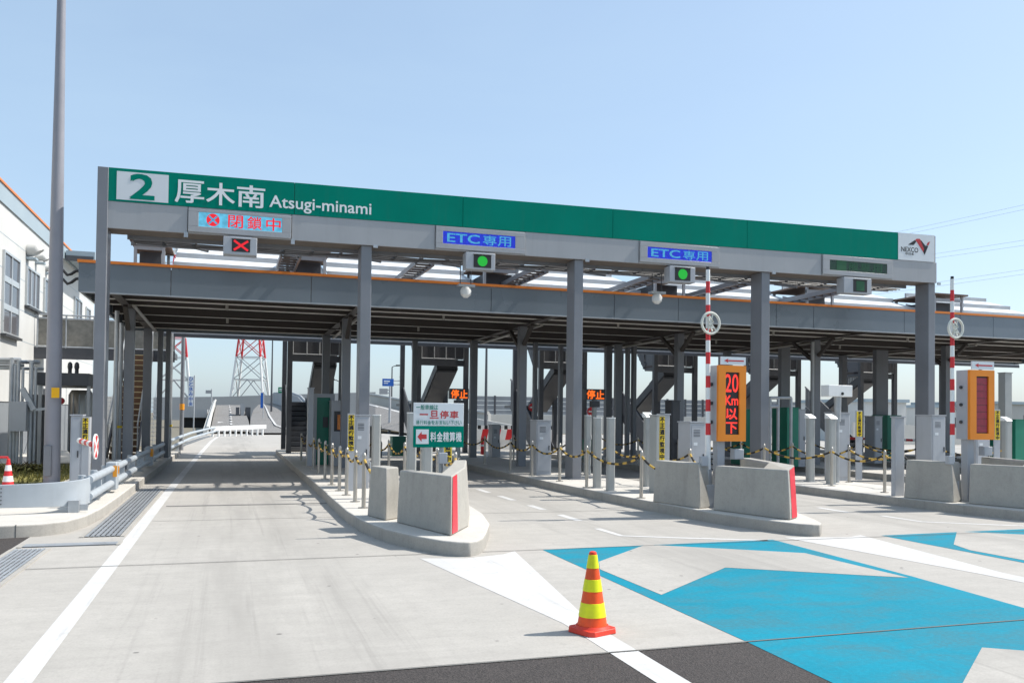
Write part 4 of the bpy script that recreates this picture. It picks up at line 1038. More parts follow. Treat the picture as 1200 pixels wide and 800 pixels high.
for (px, py, k) in ((32, 292, .85), (42, 301, .5), (54, 314, .45)):
    q = onX(px, py, BX); v = MB(); r = .30 * k
    v.tube([(BX + .002, q.y, q.z), (BX + .25, q.y, q.z + .02), (BX + .34, q.y, q.z - .1)], [r, r, r * .8], 14); v.build('vent_hood', 'bldg', t)
    MB().box(BX + .005, BX + .3, q.y - r * .8, q.y + r * .8, q.z - r - .10, q.z - r - .03).build('vent_grille', 'parapet', t)
# pipes and machines by the office wall
t = thing('pipe_rack', 'silver vertical pipes and ducts beside the office plinth', 'pipe rack', (-6, 24, .17))
m = MB()
for px, pt, pb, r in ((14, 421, 520, .05), (18, 428, 505, .04), (22, 424, 510, .045), (27, 432, 510, .035), (37, 424, 500, .05), (42, 432, 500, .035)):
    a = onY(px, pt, 24); b_ = onY(px, pb, 24); m.tube([(a.x, 24, a.z), (a.x, 24, .3)], r, 10); m.tube([(a.x, 24, a.z), (a.x + .05, 24.6, a.z + .03), (BX, 25, a.z + .03)], r, 10)
a = onY(26, 455, 23.8); b_ = onY(40, 480, 23.8); m.bar(a, b_, .12, .12); b2_ = onY(60, 478, 23.8); m.bar(b_, b2_, .06, .06)
m.build('pipes', 'galv', t)
a = onY(12, 470, 23.7); b_ = onY(31, 505, 23.7); MB().box(a.x, b_.x, 23.6, 23.95, b_.z, a.z).build('duct_box', 'cabinet', t)
t, *_ = cab(33, 52, 462, 25.5, .8, 'stair', 'dark grey outdoor unit behind the lighting pole', 'outdoor_unit', 'outdoor unit', cap=False)
t, *_ = cab(50, 62, 455, 26.5, .8, 'cabinet', 'pale outdoor unit left of the stainless tank', 'outdoor_unit', 'outdoor unit', cap=False)
t = thing('equipment_shelter', 'low dark flat roof over tanks beside the office', 'shelter', (onY(75, 445, 25).x, 25, .17))
a = onY(42, 436, 25); b_ = onY(104, 452, 25)
MB().box(a.x, b_.x, 25, 28, b_.z - .0, a.z).build('roof', 'stair', t)
lg = MB()
for px in (46, 103): q = onY(px, 470, 25); lg.box(q.x - .04, q.x + .04, 25.05, 25.13, .17, b_.z - .001)
lg.build('leg', 'pale_steel', t)
for i, (px, lab) in enumerate(((82, 'left round ventilator on the equipment shelter roof'), (90, 'right round ventilator on the equipment shelter roof'))):
    q = onY(px, 431, 26); v = thing('ventilator', lab, 'ventilator', (q.x, 26, a.z)); MB().tube([(q.x, 26, a.z), (q.x, 26, a.z + .12)], .05, 8).build('neck', 'dark', v); MB().tube([(q.x, 26, a.z + .12), (q.x, 26, a.z + .2), (q.x, 26, a.z + .3), (q.x, 26, a.z + .34)], [.045, .065, .055, .02], 12).build('cap', 'dark', v)
a = onY(75, 456, 25.8); b_ = onY(103, 505, 25.8); cx_ = (a.x + b_.x) / 2
t = thing('water_tank', 'ribbed stainless tank under the equipment shelter', 'tank', (cx_, 26.6, .17))
m = MB(); r = (b_.x - a.x) / 2; pts = []
m.tube([(cx_, 26.6, .45), (cx_, 26.6, .55), (cx_, 26.6, a.z - .1), (cx_, 26.6, a.z)], [r * .8, r, r, r * .8], 28); m.build('tank_body', 'stainless', t)
rb = MB()
for i in range(12): an = 2 * math.pi * i / 12; rb.tube([(cx_ + r * math.cos(an), 26.6 + r * math.sin(an), .55), (cx_ + r * math.cos(an), 26.6 + r * math.sin(an), a.z - .12)], .018, 6)
rb.build('rib', 'galv', t)
MB().box(cx_ - r * .7, cx_ + r * .7, 26.6 - r * .7, 26.6 + r * .7, .17, .449).build('stand', 'stair', t)
MB().tube([(cx_ - .35, 25.75, 1.9), (cx_ - .35, 25.6, 1.9)], .09, 10).build('valve', 'dark_red', t)
t, *_ = cab(84, 97, 508, 22.5, .5, 'stair', 'low dark unit behind the roadside cabinet', 'outdoor_unit', 'outdoor unit', cap=False)
# hedge-like dry shrubs near the wall
random.seed(11)
for px, lab in ((14, 'low dry shrub at the foot of the office wall behind the left cones'), (38, 'low dry shrub behind the lighting pole base')):
    q = onY(px, 540, 23); t = thing('shrub', lab, 'shrub', (q.x, 23, .17)); m = MB(); st = MB()
    for i in range(420):
        a_ = random.uniform(0, 6.28); r = random.uniform(0, .75) ; z = .17 + random.uniform(.02, .22) * (1 - r * .5); p = Vector((q.x + r * math.cos(a_), 23 + r * .6 * math.sin(a_), z))
        d1 = Vector((random.uniform(-1, 1), random.uniform(-1, 1), random.uniform(-.3, 1))).normalized() * .05; d2 = Vector((-d1.y, d1.x, random.uniform(-.02, .02))) * .6
        m.quad([p - d1, p + d2, p + d1, p - d2])
    for i in range(14): a_ = random.uniform(0, 6.28); st.tube([(q.x, 23, .17), (q.x + .5 * math.cos(a_), 23 + .35 * math.sin(a_), .45)], [.012, .004], 5)
    m.build('foliage', 'grass', t); st.build('stems', 'bark', t)

a = onY(74, 293, 39); b_ = onY(111, 304, 39)
t = thing('link_roof', 'flat grey link roof between office and canopy left end', 'roof', (a.x, 39, b_.z))
MB().box(BX + .1, b_.x, 39, 43, b_.z, a.z).build('slab', 'parapet', t); MB().box(BX + .1, b_.x - .05, 38.96, 38.999, b_.z - .12, b_.z + .1).build('gutter', 'stair', t)
for (ya, yb, lab) in ((320, 318, 'upper black flexible pipe between office and canopy'), (331, 327, 'lower black flexible pipe between office and canopy')):
    pts = [onY(px, ya + (yb - ya) * (px - 70) / 24 + dy, 22.5) for px, dy in ((64, -4), (74, -3), (79, 3), (84, 2), (89, -1), (95, -1))]
    o = MB().tube(pts, .035, 8).build('flexible_pipe', 'black'); tag(o, lab, 'pipe')
# footbridge from the office to the canopy, with stairs
t = thing('footbridge', 'grey footbridge with perforated railing between the office and the toll canopy', 'footbridge', (-4.5, 34.5, 3.6))
fy = 34.0
MB().box(BX, -2.0, fy, fy + 1.6, 3.62, 3.82).box(BX, -2.0, fy - .05, fy - .001, 3.45, 3.85).build('deck', 'stair', t)
MB().box(BX + .1, -2.1, fy - .03, fy, 3.92, 4.85).box(BX + .1, -2.1, fy + 1.57, fy + 1.6, 3.92, 4.85).build('railing_panel', 'brown_panel', t)
r_ = MB()
for z in (3.88, 4.88, 5.0): r_.tube([(BX, fy - .04, z), (-2.05, fy - .04, z)], .03, 6)
x = BX + .1
while x < -2: r_.tube([(x, fy - .045, 3.83), (x, fy - .045, 5.0)], .028, 6); x += .9
r_.build('handrail', 'galv', t)
t = thing('stairs', 'brown steel stairs descending under the left end of the canopy', 'stairs', (-2.35, 30, .17))
m = MB(); tr_ = MB(); n = 18
for i in range(n):
    z = .17 + 3.5 * (i + 1) / n; y = 29.2 + 4.7 * i / n; m.box(-3.55, -2.8, y, y + .27, z - .19, z - .03); tr_.box(-3.55, -2.8, y - .02, y + .04, z - .029, z)
m.build('riser', 'brown_step', t); tr_.build('tread', 'tread', t)
MB().bar((-3.6, 29.1, .3), (-3.6, 33.9, 3.75), .05, .25).bar((-2.75, 29.1, .3), (-2.75, 33.9, 3.75), .05, .25).build('stringer', 'stair', t)
h_ = MB()
for x in (-3.6, -2.75): h_.tube([(x, 29.1, 1.2), (x, 33.9, 4.7)], .025, 6); [h_.tube([(x, 29.2 + i * 1.15, .3 + i * .84), (x, 29.2 + i * 1.15, 1.25 + i * .84)], .02, 6) for i in range(5)]
h_.build('handrail', 'pale_steel', t)
# slim pipes and posts by the left columns
for px, Yp, r, lab in ((199.5, 31, .07, 'slim grey pipe post left of the lane opening'), (141, 28, .06, 'slim dark pipe post right of the first gantry post')):
    q = onY(px, 450, Yp); o = thing('pipe_post', lab, 'post', (q.x, Yp, .17)); MB().cyl(q.x, Yp, .17, 4.26, r).build('pipe', 'galv', o); MB().cyl(q.x, Yp, 1.15, 1.22, r * 1.25).build('clamp', 'yellow', o)
# mesh fence beyond the canopy on the left
t = thing('mesh_fence', 'white wall with wire mesh fence beyond the left columns', 'fence', (-4.5, 44, 0))
MB().box(-9, -3.9, 46, 46.2, -.05, 2.35).build('white_wall', 'bldg', t)
m = MB()
for i in range(27): x = -8.4 + i * .2; m.tube([(x, 43, .1), (x, 43, 2.3)], .012, 4, caps=False)
for i in range(12): m.tube([(-8.4, 43, .15 + i * .19), (-3.2, 43, .15 + i * .19)], .012, 4, caps=False)
m.build('wire_mesh', 'galv', t)
m = MB()
for x in (-8.4, -6.6, -4.8, -3.2): m.cyl(x, 43.04, -.05, 2.4, .045)
m.build('fence_post', 'pale_steel', t)
# pole with orange tag inside the lane opening
q = onY(212.5, 517, 40); t = thing('lane_pole', 'slim pinkish grey pole with orange band left in the lane opening', 'pole', (q.x, 40, 0)); MB().cyl(q.x, 40, -.02, 8.5, .09, .07).build('shaft', 'steel', t); MB().cyl(q.x, 40, onY(212, 480, 40).z, onY(212, 473, 40).z, .10).build('orange_band', 'orange_ref', t)
# ================================================================== STAIR TOWERS behind the canopy
def tower():
    t = thing('stair_tower', '', 'stair tower')
    for x in (-.95, .95):
        for y in (0, 3.4): MB().box(x - .09, x + .09, y - .09, y + .09, 0, 6.9).build('column', 'stair', t, local=True)
    MB().box(-.86, .86, 0, 1.15, 3.50, 3.62).box(-.86, .86, -.06, -.001, 3.40, 3.64).build('landing', 'stair', t, local=True)
    p = MB()
    for k in range(7):
        x = -.82 + k * .235
        p.box(x, x + .232, -.03, -.005, 3.72, 4.72 if k != 2 else 4.15)
    p.box(-.86, -.84, .05, 1.1, 3.72, 4.72).box(.84, .86, .05, 1.1, 3.72, 4.72)
    p.box(-.86, -.42, 1.12, 1.14, 3.64, 5.2).box(-.12, .86, 1.12, 1.14, 3.64, 5.2)
    p.build('railing_panel', 'rail_panel', t, local=True)
    r = MB()
    for z in (3.68, 4.75): r.tube([(-.86, -.035, z), (.86, -.035, z)], .025, 6)
    for x in (-.85, -.35, .12, .5, .85): r.tube([(x, -.035, 3.64), (x, -.035, 4.76)], .02, 6)
    r.build('railing', 'pale_steel', t, local=True)
    n = 10
    f = MB()
    for i in range(n): u = i / n; f.box(.06, .84, 1.15 + 3.0 * u, 1.15 + 3.0 * u + .31, 3.5 - 1.55 * u - .16, 3.5 - 1.55 * u)
    f.hexa([(.05, 1.15, 3.22), (.85, 1.15, 3.22), (.85, 4.15, 1.66), (.05, 4.15, 1.66), (.05, 1.15, 3.30), (.85, 1.15, 3.30), (.85, 4.15, 1.74), (.05, 4.15, 1.74)])
    f.bar((.03, 1.1, 3.5), (.03, 4.2, 1.9), .04, .34).bar((.87, 1.1, 3.5), (.87, 4.2, 1.9), .04, .34)
    f.build('middle_flight', 'stair', t, local=True)
    MB().box(-.86, .86, 4.16, 5.2, 1.84, 1.95).build('middle_landing', 'stair', t, local=True)
    f = MB()
    for i in range(n): u = i / n; f.box(-.84, -.06, 1.0 + 3.1 * u, 1.0 + 3.1 * u + .32, 1.95 * u + .02, 1.95 * u + .18)
    f.hexa([(-.85, 1.0, -.10), (-.05, 1.0, -.10), (-.05, 4.15, 1.84), (-.85, 4.15, 1.84), (-.85, 1.0, -.02), (-.05, 1.0, -.02), (-.05, 4.15, 1.92), (-.85, 4.15, 1.92)])
    f.bar((-.87, .95, .08), (-.87, 4.2, 1.98), .04, .34).bar((-.03, .95, .08), (-.03, 4.2, 1.98), .04, .34)
    f.build('lower_flight', 'stair', t, local=True)
    n = 16
    f = MB()
    for i in range(n):
        u = i / n; z = 3.62 + 3.2 * u; y = 1.15 + 3.0 * u; f.box(-.84, -.06, y, y + .24, z - .02, z + .18)
    f.bar((-.87, 1.1, 3.7), (-.87, 4.2, 7.0), .04, .32).bar((-.03, 1.1, 3.7), (-.03, 4.2, 7.0), .04, .32)
    f.hexa([(-.85, 1.15, 3.50), (-.05, 1.15, 3.50), (-.05, 4.15, 6.70), (-.85, 4.15, 6.70), (-.85, 1.15, 3.58), (-.05, 1.15, 3.58), (-.05, 4.15, 6.78), (-.85, 4.15, 6.78)])
    f.build('upper_flight', 'stair', t, local=True)
    # slatted balustrades that follow the flights
    for x, y0, z0, y1, z1 in ((-.9, 1.0, .15, 4.15, 2.1), (.9, 1.15, 3.6, 4.15, 2.05), (-.9, 1.15, 3.75, 4.15, 6.6)):
        k = 26; s = MB()
        for i in range(k):
            u0, u1 = i / k, (i + .74) / k; ya, yb = y0 + (y1 - y0) * u0, y0 + (y1 - y0) * u1; za, zb_ = z0 + (z1 - z0) * u0, z0 + (z1 - z0) * u1
            s.hexa([(x - .01, ya, za + .08), (x + .01, ya, za + .08), (x + .01, yb, zb_ + .08), (x - .01, yb, zb_ + .08), (x - .01, ya, za + .98), (x + .01, ya, za + .98), (x + .01, yb, zb_ + .98), (x - .01, yb, zb_ + .98)])
        s.bar((x, y0, z0 + 1.02), (x, y1, z1 + 1.02), .05, .06)
        s.build('balustrade', 'rail_panel', t, local=True)
    return t
TW = [(2.99, 'steel stair tower behind the green booth'), (7.85, 'steel stair tower behind the stop sign'), (12.9, 'steel stair tower left of the middle gantry post'), (18.05, 'steel stair tower left of the lit orange display'), (23.3, 'steel stair tower behind the fourth gantry post'), (28.6, 'steel stair tower left of the last gantry post')]
for i, (x, lab) in enumerate(TW):
    if i == 0: tw = tower(); r = tw
    else: r = copy_tree(tw)
    put(r, (x, 33.2, .17), lab, 'stair towers behind the canopy')
# grey bridge beam crossing behind the canopy
t = thing('inspection_bridge', 'pale grey walkway beam crossing all lanes behind the canopy', 'walkway', (14, 32.4, 4.3))
MB().box(-2.3, 36, 32.2, 33.0, 4.30, 4.62).build('beam', 'pale_steel', t)
MB().box(-2.3, 36, 32.17, 32.199, 4.24, 4.36).build('edge_angle', 'stair', t)

# ================================================================== BEYOND THE CANOPY
# white barrier across the road end
a = onY(247, 510, 62); b_ = onY(312, 505, 66)
t = thing('road_barrier', 'long white barrier rail on short posts across the end of the closed lane', 'barrier', ((a.x + b_.x) / 2, 63, 0))
zt0, zb0 = onY(247, 499.5, 62).z, onY(247, 504.5, 62).z
MB().hexa([(a.x, 62, zb0), (b_.x, 66, zb0 + .1), (b_.x, 66.15, zb0 + .1), (a.x, 62.15, zb0), (a.x, 62, zt0), (b_.x, 66, zt0 + .1), (b_.x, 66.15, zt0 + .1), (a.x, 62.15, zt0)]).build('rail', 'white', t)
m = MB()
for i in range(10): p = a.lerp(b_, (i + .3) / 10); m.cyl(p.x, 62 + .4 * i + .2, -.02, zb0 + .05, .07)
m.build('post', 'white', t)

def quadpx(mb, pts, mi=0):
    """quad strip between two edges given as (px, py, Y)"""
    mb.quad([onY(px, py, Y) for px, py, Y in pts], mi)
def road_strip(mb, left, right, mi=0, lift=0.0):
    L = [onY(*p) + Vector((0, 0, lift)) for p in left]; R = [onY(*p) + Vector((0, 0, lift)) for p in right]
    for i in range(len(L) - 1): mb.quad([L[i], R[i], R[i + 1], L[i + 1]], mi)
    return L, R
# ramp rising straight ahead, with cream parapet
m = MB()
Lr = [(246, 506, 70), (249, 493, 95), (251.5, 482, 125), (254, 474.5, 160)]
Rr = [(294, 505, 70), (291, 492, 95), (287, 482, 125), (282, 474.5, 160)]
road_strip(m, Lr, Rr)
# second ramp curving to the right
L2 = [(292, 507, 68), (293, 498, 82), (294, 489, 98), (297, 480, 120), (303, 474, 150)]
R2 = [(372, 507, 68), (366, 500, 78), (355, 487, 96), (341, 477, 120), (321, 472, 150)]
road_strip(m, L2, R2)
# third and fourth carriageways seen through the second lane
L3 = [(428, 496, 88), (440, 500, 78), (500, 512, 62), (570, 517, 56)]
R3 = [(424, 470, 110), (440, 474, 100), (500, 489, 80), (570, 500, 70)]
road_strip(m, R3, L3)
struct('ramp_road', m, 'ramp')
m = MB()
def edge_line(mb, pts, off=1.3):
    P = [onY(*p) + Vector((0, 0, .13)) for p in pts]
    for i in range(len(P) - 1):
        a, b = P[i], P[i + 1]; n = Vector((-(b - a).y, (b - a).x, 0)).normalized() * .10
        mb.quad([a - n, b - n, b + n, a + n])
def inset(L, R, u): return [(l[0] + (r[0] - l[0]) * u, l[1] + (r[1] - l[1]) * u, l[2]) for l, r in zip(L, R)]
def strip_line(mb, L, R, us, wd):
    A = [onY(*[l[j] + (r[j] - l[j]) * (u - wd / 2) for j in range(3)]) for l, r, u in zip(L, R, us)]
    B = [onY(*[l[j] + (r[j] - l[j]) * (u + wd / 2) for j in range(3)]) for l, r, u in zip(L, R, us)]
    for k in range(len(A) - 1):
        for q in range(4):
            f = lambda P_, u: P_[k].lerp(P_[k + 1], u) + Vector((0, 0, .10))
            mb.quad([f(A, q / 4), f(B, q / 4), f(B, (q + 1) / 4), f(A, (q + 1) / 4)])
strip_line(m, L2, R2, [.66, .41, .36, .34, .33], .035)
strip_line(m, L2, R2, [.95, .95, .93, .86, .90], .035)
strip_line(m, R3, L3, [.10] * 4, .06); strip_line(m, R3, L3, [.62] * 4, .05)
c = inset(Lr, Rr, .52)
for (p, q) in zip(c[:-1], c[1:]):
    for k in range(4):
        u0, u1 = k / 4, (k + .45) / 4; f = lambda u: tuple(p[j] + (q[j] - p[j]) * u for j in range(3)); edge_line(m, [f(u0), f(u1)])
e = inset(Lr, Rr, .30)
for k in (.05, .22, .40, .58, .76):
    f = lambda u: tuple(e[0][j] + (e[1][j] - e[0][j]) * u for j in range(3)); A = onY(*f(k)) + Vector((0, 0, .04)); B = onY(*f(k + .1)) + Vector((0, 0, .04))
    m.quad([A - Vector((.5, 0, 0)), A + Vector((.5, 0, 0)), B + Vector((.5, 0, 0)), B - Vector((.5, 0, 0))])
struct('ramp_lines', m, 'white_line')
def wall_thing(name, label, pts, h, thick, mat, cap=None):
    """wall along (px, py, Y) points of its foot, with height h above it"""
    P = [onY(*p) for p in pts]; b = MB(); hs = h if isinstance(h, list) else [h] * len(P)
    t = thing(name, label, 'wall', tuple(P[0]))
    for i in range(len(P) - 1):
        a, c = P[i], P[i + 1]; n = Vector((-(c - a).y, (c - a).x, 0)).normalized() * thick
        b.hexa([(a.x, a.y, a.z - 4), (c.x, c.y, c.z - 4), (c.x + n.x, c.y + n.y, c.z - 4), (a.x + n.x, a.y + n.y, a.z - 4), (a.x, a.y, a.z + hs[i]), (c.x, c.y, c.z + hs[i + 1]), (c.x + n.x, c.y + n.y, c.z + hs[i + 1]), (a.x + n.x, a.y + n.y, a.z + hs[i])])
    b.build('wall', mat, t)
    if cap:
        k = MB()
        for i in range(len(P) - 1):
            a, c = P[i], P[i + 1]; k.tube([(a.x, a.y, a.z + hs[i] + .06), (c.x, c.y, c.z + hs[i + 1] + .06)], .16, 6)
        k.build('coping', cap, t)
    return t
wall_thing('parapet_wall', 'cream parapet wall along the left edge of the rising ramp', [(243, 511, 66), (247, 495, 95), (250, 483, 125), (252.5, 475, 160)], [.5, .8, .9, .9], .3, 'wallc', 'wallc')
wall_thing('parapet_wall', 'grey curved parapet on the outer side of the right ramp', [(362, 492, 90), (352, 480, 104), (340, 473, 124), (321, 469.5, 150)], [1.4, 1.5, 1.5, 1.2], .3, 'viaduct', 'viaduct')
wall_thing('parapet_wall', 'cream retaining wall behind the curved carriageway right of the second post', [(420, 469, 118), (440, 472, 106), (500, 485, 86), (572, 496, 76)], [.9, .9, .9, .9], .3, 'wallc', 'wallc')
wall_thing('viaduct', 'far grey elevated road crossing behind the pylon feet', [(180, 478, 190), (260, 477, 190), (345, 474, 190), (440, 471, 190)], 2.2, .5, 'viaduct')
t = thing('underpass', 'dark underpass opening with pale abutment left of the rising ramp', 'underpass', tuple(onY(230, 500, 100)))
a = onY(214, 489, 100); b_ = onY(246, 505, 100); MB().box(a.x, b_.x, 100, 101, b_.z - 1, a.z).build('opening', 'shade_gap', t)  # solid near-black box, the shade of the underpass is painted on
c = onY(200, 479, 100); MB().box(c.x, b_.x - .3, 99.5, 104, a.z + .01, c.z).build('deck', 'viaduct', t)
a = onY(276, 479, 140); b_ = onY(292, 502, 140)
m = MB(); t = thing('ramp_pier', 'dark grey piers between the two ramps below the pylon', 'pier', (a.x, 120, 0))
for px, wpx, mt in ((276.5, 3.5, 0), (282, 4, 1), (288, 5, 0)):
    p0 = onY(px, 473 + (0 if mt else 4), 110); p1 = onY(px + wpx, 500, 110); m.box(p0.x, p1.x, 109, 114, -1, p0.z, mt)
m.build('pier', ['stair', 'viaduct'], t)

# blue and white banners
def banner(px0, px1, pyt, pyb, Y, lab, text=None):
    a = onY(px0, pyt, Y); b_ = onY(px1, pyb, Y); t = thing('banner', lab, 'banner', ((a.x + b_.x) / 2, Y, 0), None)
    s = MB().box(a.x, b_.x, Y, Y + .05, b_.z, a.z).build('cloth', 'sign_white' if text else 'blue_sign', t)
    MB().cyl(b_.x + .05, Y + .05, -.05, a.z + .1, .05).build('pole', 'pale_steel', t)
    if text:
        m = MB(); n = len(text); hh = (a.z - b_.z) / n
        for i, ch in enumerate(text): write(m, ch, (a.x + .06, b_.x - .06, a.z - (i + .92) * hh, a.z - (i + .08) * hh), Y - .01, .03)
        m.build('lettering', 'blue_sign', s)
banner(221, 226.5, 441, 476, 75, 'tall white banner with blue vertical writing left of the ramp', 'ひと休み中央')
banner(305.5, 308, 460, 478, 95, 'slim blue banner by the foot of the pylon')

# lattice pylons
def pylon(px, Y, wpx_base, py_base, py_apex, lab, rot):
    q = onY(px, py_base, Y); ap = onY(px, py_apex, Y); hgt = ap.z - q.z
    W_ = wpx_base / F * Y * 1.03 / 2
    t = thing('power_pylon', lab, 'pylon', (q.x, Y, q.z), 'red and white lattice pylons')
    cuts = [-.06, .035, .16, .30, .42, .54, .64, .73, .81, .88, .94, 1.0]
    cols = [1, 0, 0, 1, 0, 1, 0, 1, 0, 1, 0]
    def P(u, k):
        a_ = rot + k * math.pi / 2; r = W_ * (1 - u) * 1.0 + .35; return Vector((q.x + r * math.cos(a_), Y + r * math.sin(a_), q.z + hgt * u))
    lw = W_ * .055
    for k in range(4): MB().tube([P(u, k) for u in cuts], [lw * (1 - .6 * max(0, u)) for u in cuts], 6, lambda i: cols[i]).build('leg', ['white', 'red'], t)
    m = MB()
    for i in range(1, len(cuts) - 1):
        u0, u1 = cuts[i], cuts[i + 1]
        for k in range(4):
            if i > 1: m.tube([P(u0, k), P(u1, k + 1)], lw * .35, 5, cols[i], caps=False); m.tube([P(u0, k + 1), P(u1, k)], lw * .35, 5, cols[i], caps=False)
            m.tube([P(u1, k), P(u1, k + 1)], lw * .35, 5, cols[i], caps=False)
            if i == 1: m.tube([P(u0, k), (P(u1, k) + P(u1, k + 1)) / 2], lw * .4, 5, 0, caps=False); m.tube([P(u0, k + 1), (P(u1, k) + P(u1, k + 1)) / 2], lw * .4, 5, 0, caps=False)
    m.build('lattice', ['pale_steel', 'red'], t)
    m = MB()
    for u, l in ((.80, 5.5), (.88, 5), (.95, 4)):
        z = q.z + hgt * u
        for sg in (-1, 1): m.tube([(q.x, Y, z + .8), (q.x + sg * l, Y + 1, z)], .12, 5); m.tube([(q.x, Y, z - .4), (q.x + sg * l, Y + 1, z)], .12, 5)
    m.build('cross_arm', 'white', t)
pylon(293, 230, 47, 475, 288, 'red and white lattice pylon standing behind the ramps in the lane opening', .55)
pylon(203, 220, 46, 475, 288, 'red and white lattice pylon partly hidden behind the left columns', .85)

# road signs and light poles
def road_sign(px0, px1, pyt, pyb, Y, mat, lab, pole_px, pyb_pole, arm=True):
    a = onY(px0, pyt, Y); b_ = onY(px1, pyb, Y); pp = onY(pole_px, pyb, Y)
    t = thing('road_sign', lab, 'road sign', (pp.x, Y, 0))
    s = MB().box(a.x, b_.x, Y - .12, Y - .04, b_.z, a.z).build('panel', mat, t)
    w_ = b_.x - a.x; hh = a.z - b_.z; m = MB()
    m.box(a.x + w_ * .12, a.x + w_ * .66, Y - .13, Y - .121, a.z - hh * .42, a.z - hh * .26).box(a.x + w_ * .12, a.x + w_ * .5, Y - .13, Y - .121, a.z - hh * .68, a.z - hh * .58)
    if mat != 'viaduct': m.build('legend', 'sign_text', s)
    MB().cyl(pp.x, Y, -.06, a.z + .2, .13, .09).build('pole', 'pale_steel', t)
    m = MB()
    for u in (.25, .75): m.tube([(a.x, Y - .02, b_.z + hh * u), (pp.x, Y - .02, b_.z + hh * u)], .06, 6)
    m.build('arm', 'pale_steel', t)
road_sign(448, 461, 443.5, 452.5, 75, 'blue_sign', 'blue road sign on a bent pole right of the second post', 470, 500)
road_sign(444.5, 454, 455, 462, 78, 'viaduct', 'small grey road sign board below the blue sign', 457, 475)
road_sign(326, 336.5, 453.5, 460.5, 120, 'hwy_green', 'green road sign above the curved ramp', 331, 475)
road_sign(241, 247.5, 457, 461, 140, 'viaduct', 'tiny grey road sign above the far viaduct', 248, 475)
def light_pole(px, pyt, Y, lab, arm=1):
    q = onY(px, pyt, Y); t = thing('light_pole', lab, 'light pole', (q.x, Y, 0), 'far light poles'); MB().cyl(q.x, Y, -.06, q.z, .13, .07).build('shaft', 'stair' if arm < 2 else 'pale_steel', t)
    MB().tube([(q.x, Y, q.z), (q.x + .3 * arm, Y, q.z + .15), (q.x + 1.2 * arm, Y, q.z + .2)], .06, 6).box(q.x + .9 * arm - .4, q.x + .9 * arm + .4, Y - .12, Y + .12, q.z + .22, q.z + .32).build('lamp_head', 'stair', t)
light_pole(397.5, 447, 95, 'far light pole seen between canopy columns left of the second post', -1)
light_pole(570.5, 384, 62, 'thin tall light pole left of the middle canopy column')
light_pole(319.5, 395, 110, 'thin far light pole right of the pylon')
light_pole(459.5, 430, 110, 'thin far light pole above the blue road sign')

# sound walls, buildings and shrubs to the right
def sound_wall(px0, px1, pyt, pymid, pyb, Y, lab):
    a = onY(px0, pyt, Y); b_ = onY(px1, pyt, Y); zm = onY(px0, pymid, Y).z
    t = thing('sound_wall', lab, 'sound wall', ((a.x + b_.x) / 2, Y, 0)); n = max(2, int((b_.x - a.x) / 2.0)); w_ = (b_.x - a.x) / n; m = MB(); ps = MB()
    for i in range(n):
        x0 = a.x + i * w_; k = 4
        for j in range(k): z0 = zm + (a.z - zm) * j / k; z1 = zm + (a.z - zm) * (j + 1) / k; m.box(x0 + .08, x0 + w_ - .08, Y, Y + .12, z0 + .02, z1 - .02)
        ps.box(x0 - .07, x0 + .07, Y - .08, Y + .2, zm, a.z + .05)
    m.build('panels', 'soundwall', t); ps.build('posts', 'stair', t)
    MB().box(a.x, b_.x, Y - .15, Y + .4, -.1, zm - .002).build('concrete_base', 'wallc', t)
sound_wall(556, 1015, 463.5, 485, 500, 80, 'long grey sound wall on a pale concrete base behind the canopy')
m = wall_thing('parapet_wall', 'low concrete ramp wall in front of the sound wall left of the middle column', [(556, 503, 68), (640, 508, 64)], [.9, .2], .3, 'wallc')
def shed(px0, px1, pyt, Y, depth, mat, lab, mat2='parapet'):
    a = onY(px0, pyt, Y); b_ = onY(px1, pyt, Y); t = thing('shed', lab, 'building', ((a.x + b_.x) / 2, Y, 0))
    MB().box(a.x, b_.x, Y, Y + depth, -.06, a.z - .25).build('wall', mat, t); MB().box(a.x - .15, b_.x + .15, Y - .2, Y + depth + .2, a.z - .249, a.z).build('roof', mat2, t)
    m = MB(); x = a.x + .8
    while x < b_.x - 1.5: m.box(x, x + 1.0, Y - .03, Y - .001, a.z * .35, a.z * .65); x += 2.6
    m.build('windows', 'glass', t)
shed(1014, 1062, 467, 55, 8, 'bldg', 'white shed with grey roof left of the last gantry post')
shed(1100, 1160, 474, 58, 8, 'bldg', 'white shed behind the right striped pole')
shed(1166, 1290, 470, 62, 10, 'wallc', 'pale building at the right edge beyond the canopy')
wall_thing('boundary_wall', 'low pale boundary wall far right beyond the lanes', [(1000, 512, 48), (1260, 524, 48)], 1.0, .2, 'wallc')
# bare tree
random.seed(5)
q = onY(1131, 480, 50)
t = thing('bare_tree', 'bare tree behind the right striped pole', 'tree', (q.x, 50, 0))
tk = MB(); cr = MB()
tk.tube([(q.x, 50, -.06), (q.x + .03, 50, 1.2), (q.x - .02, 50, 2.0)], [.12, .09, .07], 8); tk.build('trunk', 'bark', t)
def branch(p, d, l, r, depth):
    e = p + d * l; mid = p + d * l * .5 + Vector((random.uniform(-1, 1), random.uniform(-1, 1), 0)) * l * .06
    cr.tube([p, mid, e], [r, r * .8, r * .6], 5, caps=False)
    if depth == 0: return
    for i in range(3 if depth > 1 else 4):
        nd = (d + Vector((random.uniform(-1, 1), random.uniform(-1, 1), random.uniform(-.2, .7))) * .75).normalized(); branch(p.lerp(e, random.uniform(.6, 1)), nd, l * random.uniform(.6, .8), r * .55, depth - 1)
for i in range(5):
    a_ = i * 1.26; branch(Vector((q.x, 50, 1.2 + .18 * i)), Vector((math.cos(a_) * .6, math.sin(a_) * .6, 1)).normalized(), .75, .04, 4)
cr.build('crown', 'bark', t)
